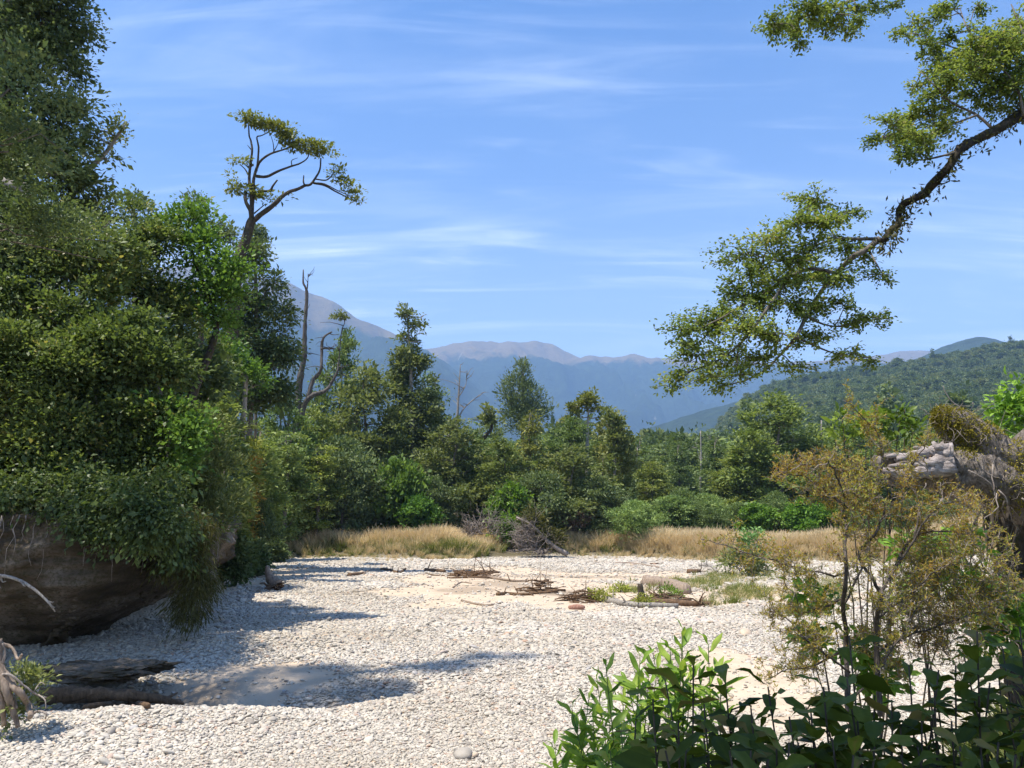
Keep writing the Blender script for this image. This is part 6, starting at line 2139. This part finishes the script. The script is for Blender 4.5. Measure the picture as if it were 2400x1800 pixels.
# moss and lichen tufts under the limb
mo = MB()
k = ro.integers(8, len(Pl) - 1, 900)
leaf_quads(mo, Pl[k] + ro.normal(size=(900, 3)) * .05 + np.array([0, 0, -.03]), ro.normal(size=(900, 3)) + np.array([0, 0, -.7]), ro.normal(size=(900, 3)), ro.uniform(.03, .08, 900), .02, ro.uniform(0, .6, 900))
m.build('limb', M_limb, root, smooth=True)
mo.build('moss', M_fern, root)
m = MB()
SUB = []
for path, a_, b_ in [([(2058, 560), (2035, 582), (2000, 602), (1960, 640), (1920, 690), (1890, 740), (1865, 790), (1830, 830), (1790, 870), (1740, 895)], 15, 4), ([(2058, 560), (2010, 560), (1960, 560), (1900, 580), (1840, 610), (1790, 600)], 9, 3),
                     ([(1960, 640), (1900, 630), (1850, 650), (1780, 690), (1700, 740), (1640, 770)], 9, 3), ([(1890, 740), (1930, 760), (1980, 765), (2040, 750)], 6, 2), ([(1865, 790), (1920, 815), (1980, 835), (2040, 838)], 6, 2), ([(1850, 650), (1800, 720), (1750, 790), (1690, 840), (1620, 870)], 8, 3),
                     ([(1960, 560), (1930, 510), (1915, 470), (1920, 440)], 6, 2), ([(2035, 582), (2055, 620), (2070, 645)], 5, 2), ([(1930, 520), (1980, 500), (2020, 485)], 4, 2), ([(1700, 740), (1640, 800), (1590, 830)], 4, 2),
                     ([(2260, 350), (2210, 365), (2160, 375), (2120, 370)], 7, 2), ([(2330, 305), (2290, 270), (2230, 240), (2190, 200), (2150, 160)], 8, 2), ([(2400, 270), (2380, 200), (2320, 130), (2270, 70), (2250, 20)], 8, 2), ([(2290, 270), (2230, 290), (2150, 300), (2070, 320)], 6, 2), ([(2450, 255), (2440, 160), (2400, 80), (2370, 10)], 9, 3), ([(2320, 130), (2230, 110), (2150, 80)], 5, 2), ([(2270, 70), (2285, 20), (2310, -10)], 3, 1)]:
    SUB.append(limb_px(path, a_, b_, YO, m, 6, 4, .28, .5, .12))
TOP = limb_px([(2500, -180), (2350, -120), (2200, -70), (2060, -20), (1940, 20), (1850, 50), (1800, 60)], 16, 3, YO + .3, m, 6, 4, .2)
SUB.append(TOP)
tube(m, smooth_path([lp[2], np.array([7.2, 7, 9.0]), TOP[0]], 4), .12, .035, 7, .5, .08)
m.build('branch', M_bark, root, smooth=True)
ALLP = np.concatenate(SUB + [Pl[20:]])
SPR = [(1915, 465, 50, 36), (1860, 520, 62, 40), (1800, 555, 48, 28), (1945, 515, 46, 30), (1990, 500, 40, 18), (1745, 590, 60, 34), (1790, 620, 40, 24), (1910, 580, 60, 34), (1850, 610, 50, 36), (1985, 570, 50, 26), (2030, 600, 30, 22), (2062, 645, 36, 20), (1890, 650, 70, 40), (1960, 645, 46, 36), (1820, 660, 60, 36),
       (1725, 670, 34, 34), (1770, 700, 60, 40), (1850, 710, 60, 40), (1920, 715, 40, 36), (1980, 715, 34, 24), (2040, 745, 48, 22), (2000, 755, 40, 18), (1690, 750, 60, 40), (1640, 760, 50, 34), (1590, 775, 36, 22), (1750, 770, 56, 40), (1820, 780, 56, 38), (1880, 790, 40, 26), (1930, 790, 40, 22), (1700, 830, 60, 36), (1640, 830, 50, 30),
       (1600, 880, 34, 18), (1575, 905, 24, 14), (1660, 880, 40, 26), (1730, 880, 40, 26), (1700, 905, 24, 16), (1790, 840, 46, 30), (1870, 860, 30, 26), (1960, 835, 24, 20), (2000, 825, 30, 14), (2040, 845, 34, 10), (1620, 800, 30, 26), (1760, 640, 30, 20),
       (2050, 330, 32, 16), (2090, 290, 38, 24), (2130, 320, 46, 36), (2170, 345, 40, 34), (2110, 365, 40, 26), (2200, 300, 46, 34), (2150, 270, 50, 24), (2230, 260, 44, 30), (2190, 220, 44, 28), (2140, 205, 24, 12), (2240, 190, 56, 36), (2300, 220, 56, 40), (2360, 200, 56, 44), (2290, 150, 56, 36), (2350, 120, 56, 44), (2390, 160, 40, 50), (2220, 140, 40, 26), (2390, 60, 44, 40), (2320, 80, 46, 30), (2330, 260, 40, 20), (2380, 250, 40, 24),
       (2260, 150, 50, 36), (2340, 130, 50, 36), (2380, 200, 40, 36), (2310, 180, 50, 30), (2280, 110, 40, 30), (2360, 90, 40, 30), (2200, 170, 40, 24), (2395, 110, 30, 30), (2160, 320, 40, 30), (2110, 310, 36, 22), (2180, 270, 40, 24),
       (2150, 60, 36, 20), (2120, 80, 26, 12), (2160, 105, 50, 14), (2200, 40, 36, 18), (2180, 115, 30, 12), (2240, 80, 30, 16), (2230, 20, 20, 20), (2300, 15, 24, 20), (2210, 10, 16, 12),
       (1815, 55, 36, 40), (1855, 65, 44, 36), (1895, 35, 44, 36), (1870, 95, 26, 18), (1935, 55, 40, 34), (1975, 60, 40, 24), (2000, 75, 16, 16), (1950, 15, 40, 20), (1900, 5, 50, 20), (2010, 15, 40, 16), (2060, 15, 34, 14), (2095, 10, 24, 12), (2020, 45, 20, 12)]
for (u, v, ru, rv) in SPR:
    c = at(u, v, YO + ro.uniform(-.3, .3))
    R = np.array([ru * 1.28, max(ru, rv) * .9, rv * 1.35]) / FPX * YO
    j = int(np.argmin(np.linalg.norm(ALLP - c, axis=1) + 2 * (np.abs(ALLP[:, 1] - c[1]) > .6)))
    m = MB()
    A0 = ALLP[j]
    if np.linalg.norm(A0 - c) < .55:
        tube(m, wander(A0, c, 5, .2, 0, ro), .007, .004, 4, .5)
    LPs, LDs = [], []
    nt = int(5 + ru * rv / 120)
    for _ in range(nt):
        a = ro.normal(size=3)
        a = unit(a) * np.array([1, 1, .8])
        s = c + a * R * ro.uniform(0, .35)
        e = c + a * R * ro.uniform(.7, 1.4) + np.array([-.02, 0, -.01])
        P = wander(s, e, 5, .25, 0, ro)
        tube(m, P, .0045, .002, 3, .5)
        ln_ = np.linalg.norm(e - s)
        k = int(16 + ln_ / .008)
        t = ro.uniform(.05, 1, k) * 4
        i = np.minimum(t.astype(int), 3)
        q = P[i] + (P[i + 1] - P[i]) * (t - i)[:, None] + ro.normal(size=(k, 3)) * .024
        ax = unit(P[i + 1] - P[i])
        LPs.append(q)
        LDs.append(unit(ax * .7 + ro.normal(size=(k, 3)) * np.array([.8, .8, .45])))
    q, d = np.concatenate(LPs), np.concatenate(LDs)
    n = len(q)
    # twigs and leaves are separate parts of the spray
    spray = m.build('twig', M_bark, root)
    c2 = MB()
    leaf_fine(c2, q, d, ro.normal(size=(n, 3)) * .5 + np.array([0, 0, .8]), ro.uniform(.022, .04, n), ro.uniform(.014, .023, n), np.clip(ro.uniform(.1, .7) + ro.normal(size=n) * .2, 0, 1))
    o = c2.build('leaf_spray', M_beechleaf, spray)
    o['kind'] = 'stuff'

# trees standing behind the photographer, off the left of the frame, that shade the front plants
tree('shade_tree', 'leafy tree behind the viewpoint whose shade falls on the front plants', 'tree',
     [(-2.4, 1.2, 7.8, 1.2, .9, .7), (-1.6, 1.4, 7.4, 1.1, .8, .7), (-.7, 1.3, 7.2, 1.0, .8, .6), (-.1, 1.5, 6.6, .8, .6, .5), (-1.9, .9, 8.4, 1.2, .8, .8), (-1.1, .8, 7.9, 1.0, .7, .6)],
     [(-3.4, -1.2, gz(-3.4, -1.2)), (-3.3, -.9, 3.5), (-2.9, .1, 6.2), (-2.2, 1.4, 7.8)], (.2, .06), M_dark, M_bark, dict(n_cl=1100, per=11, L=.16, W=.09, flat=.5, spread=.18, thr=-.4))
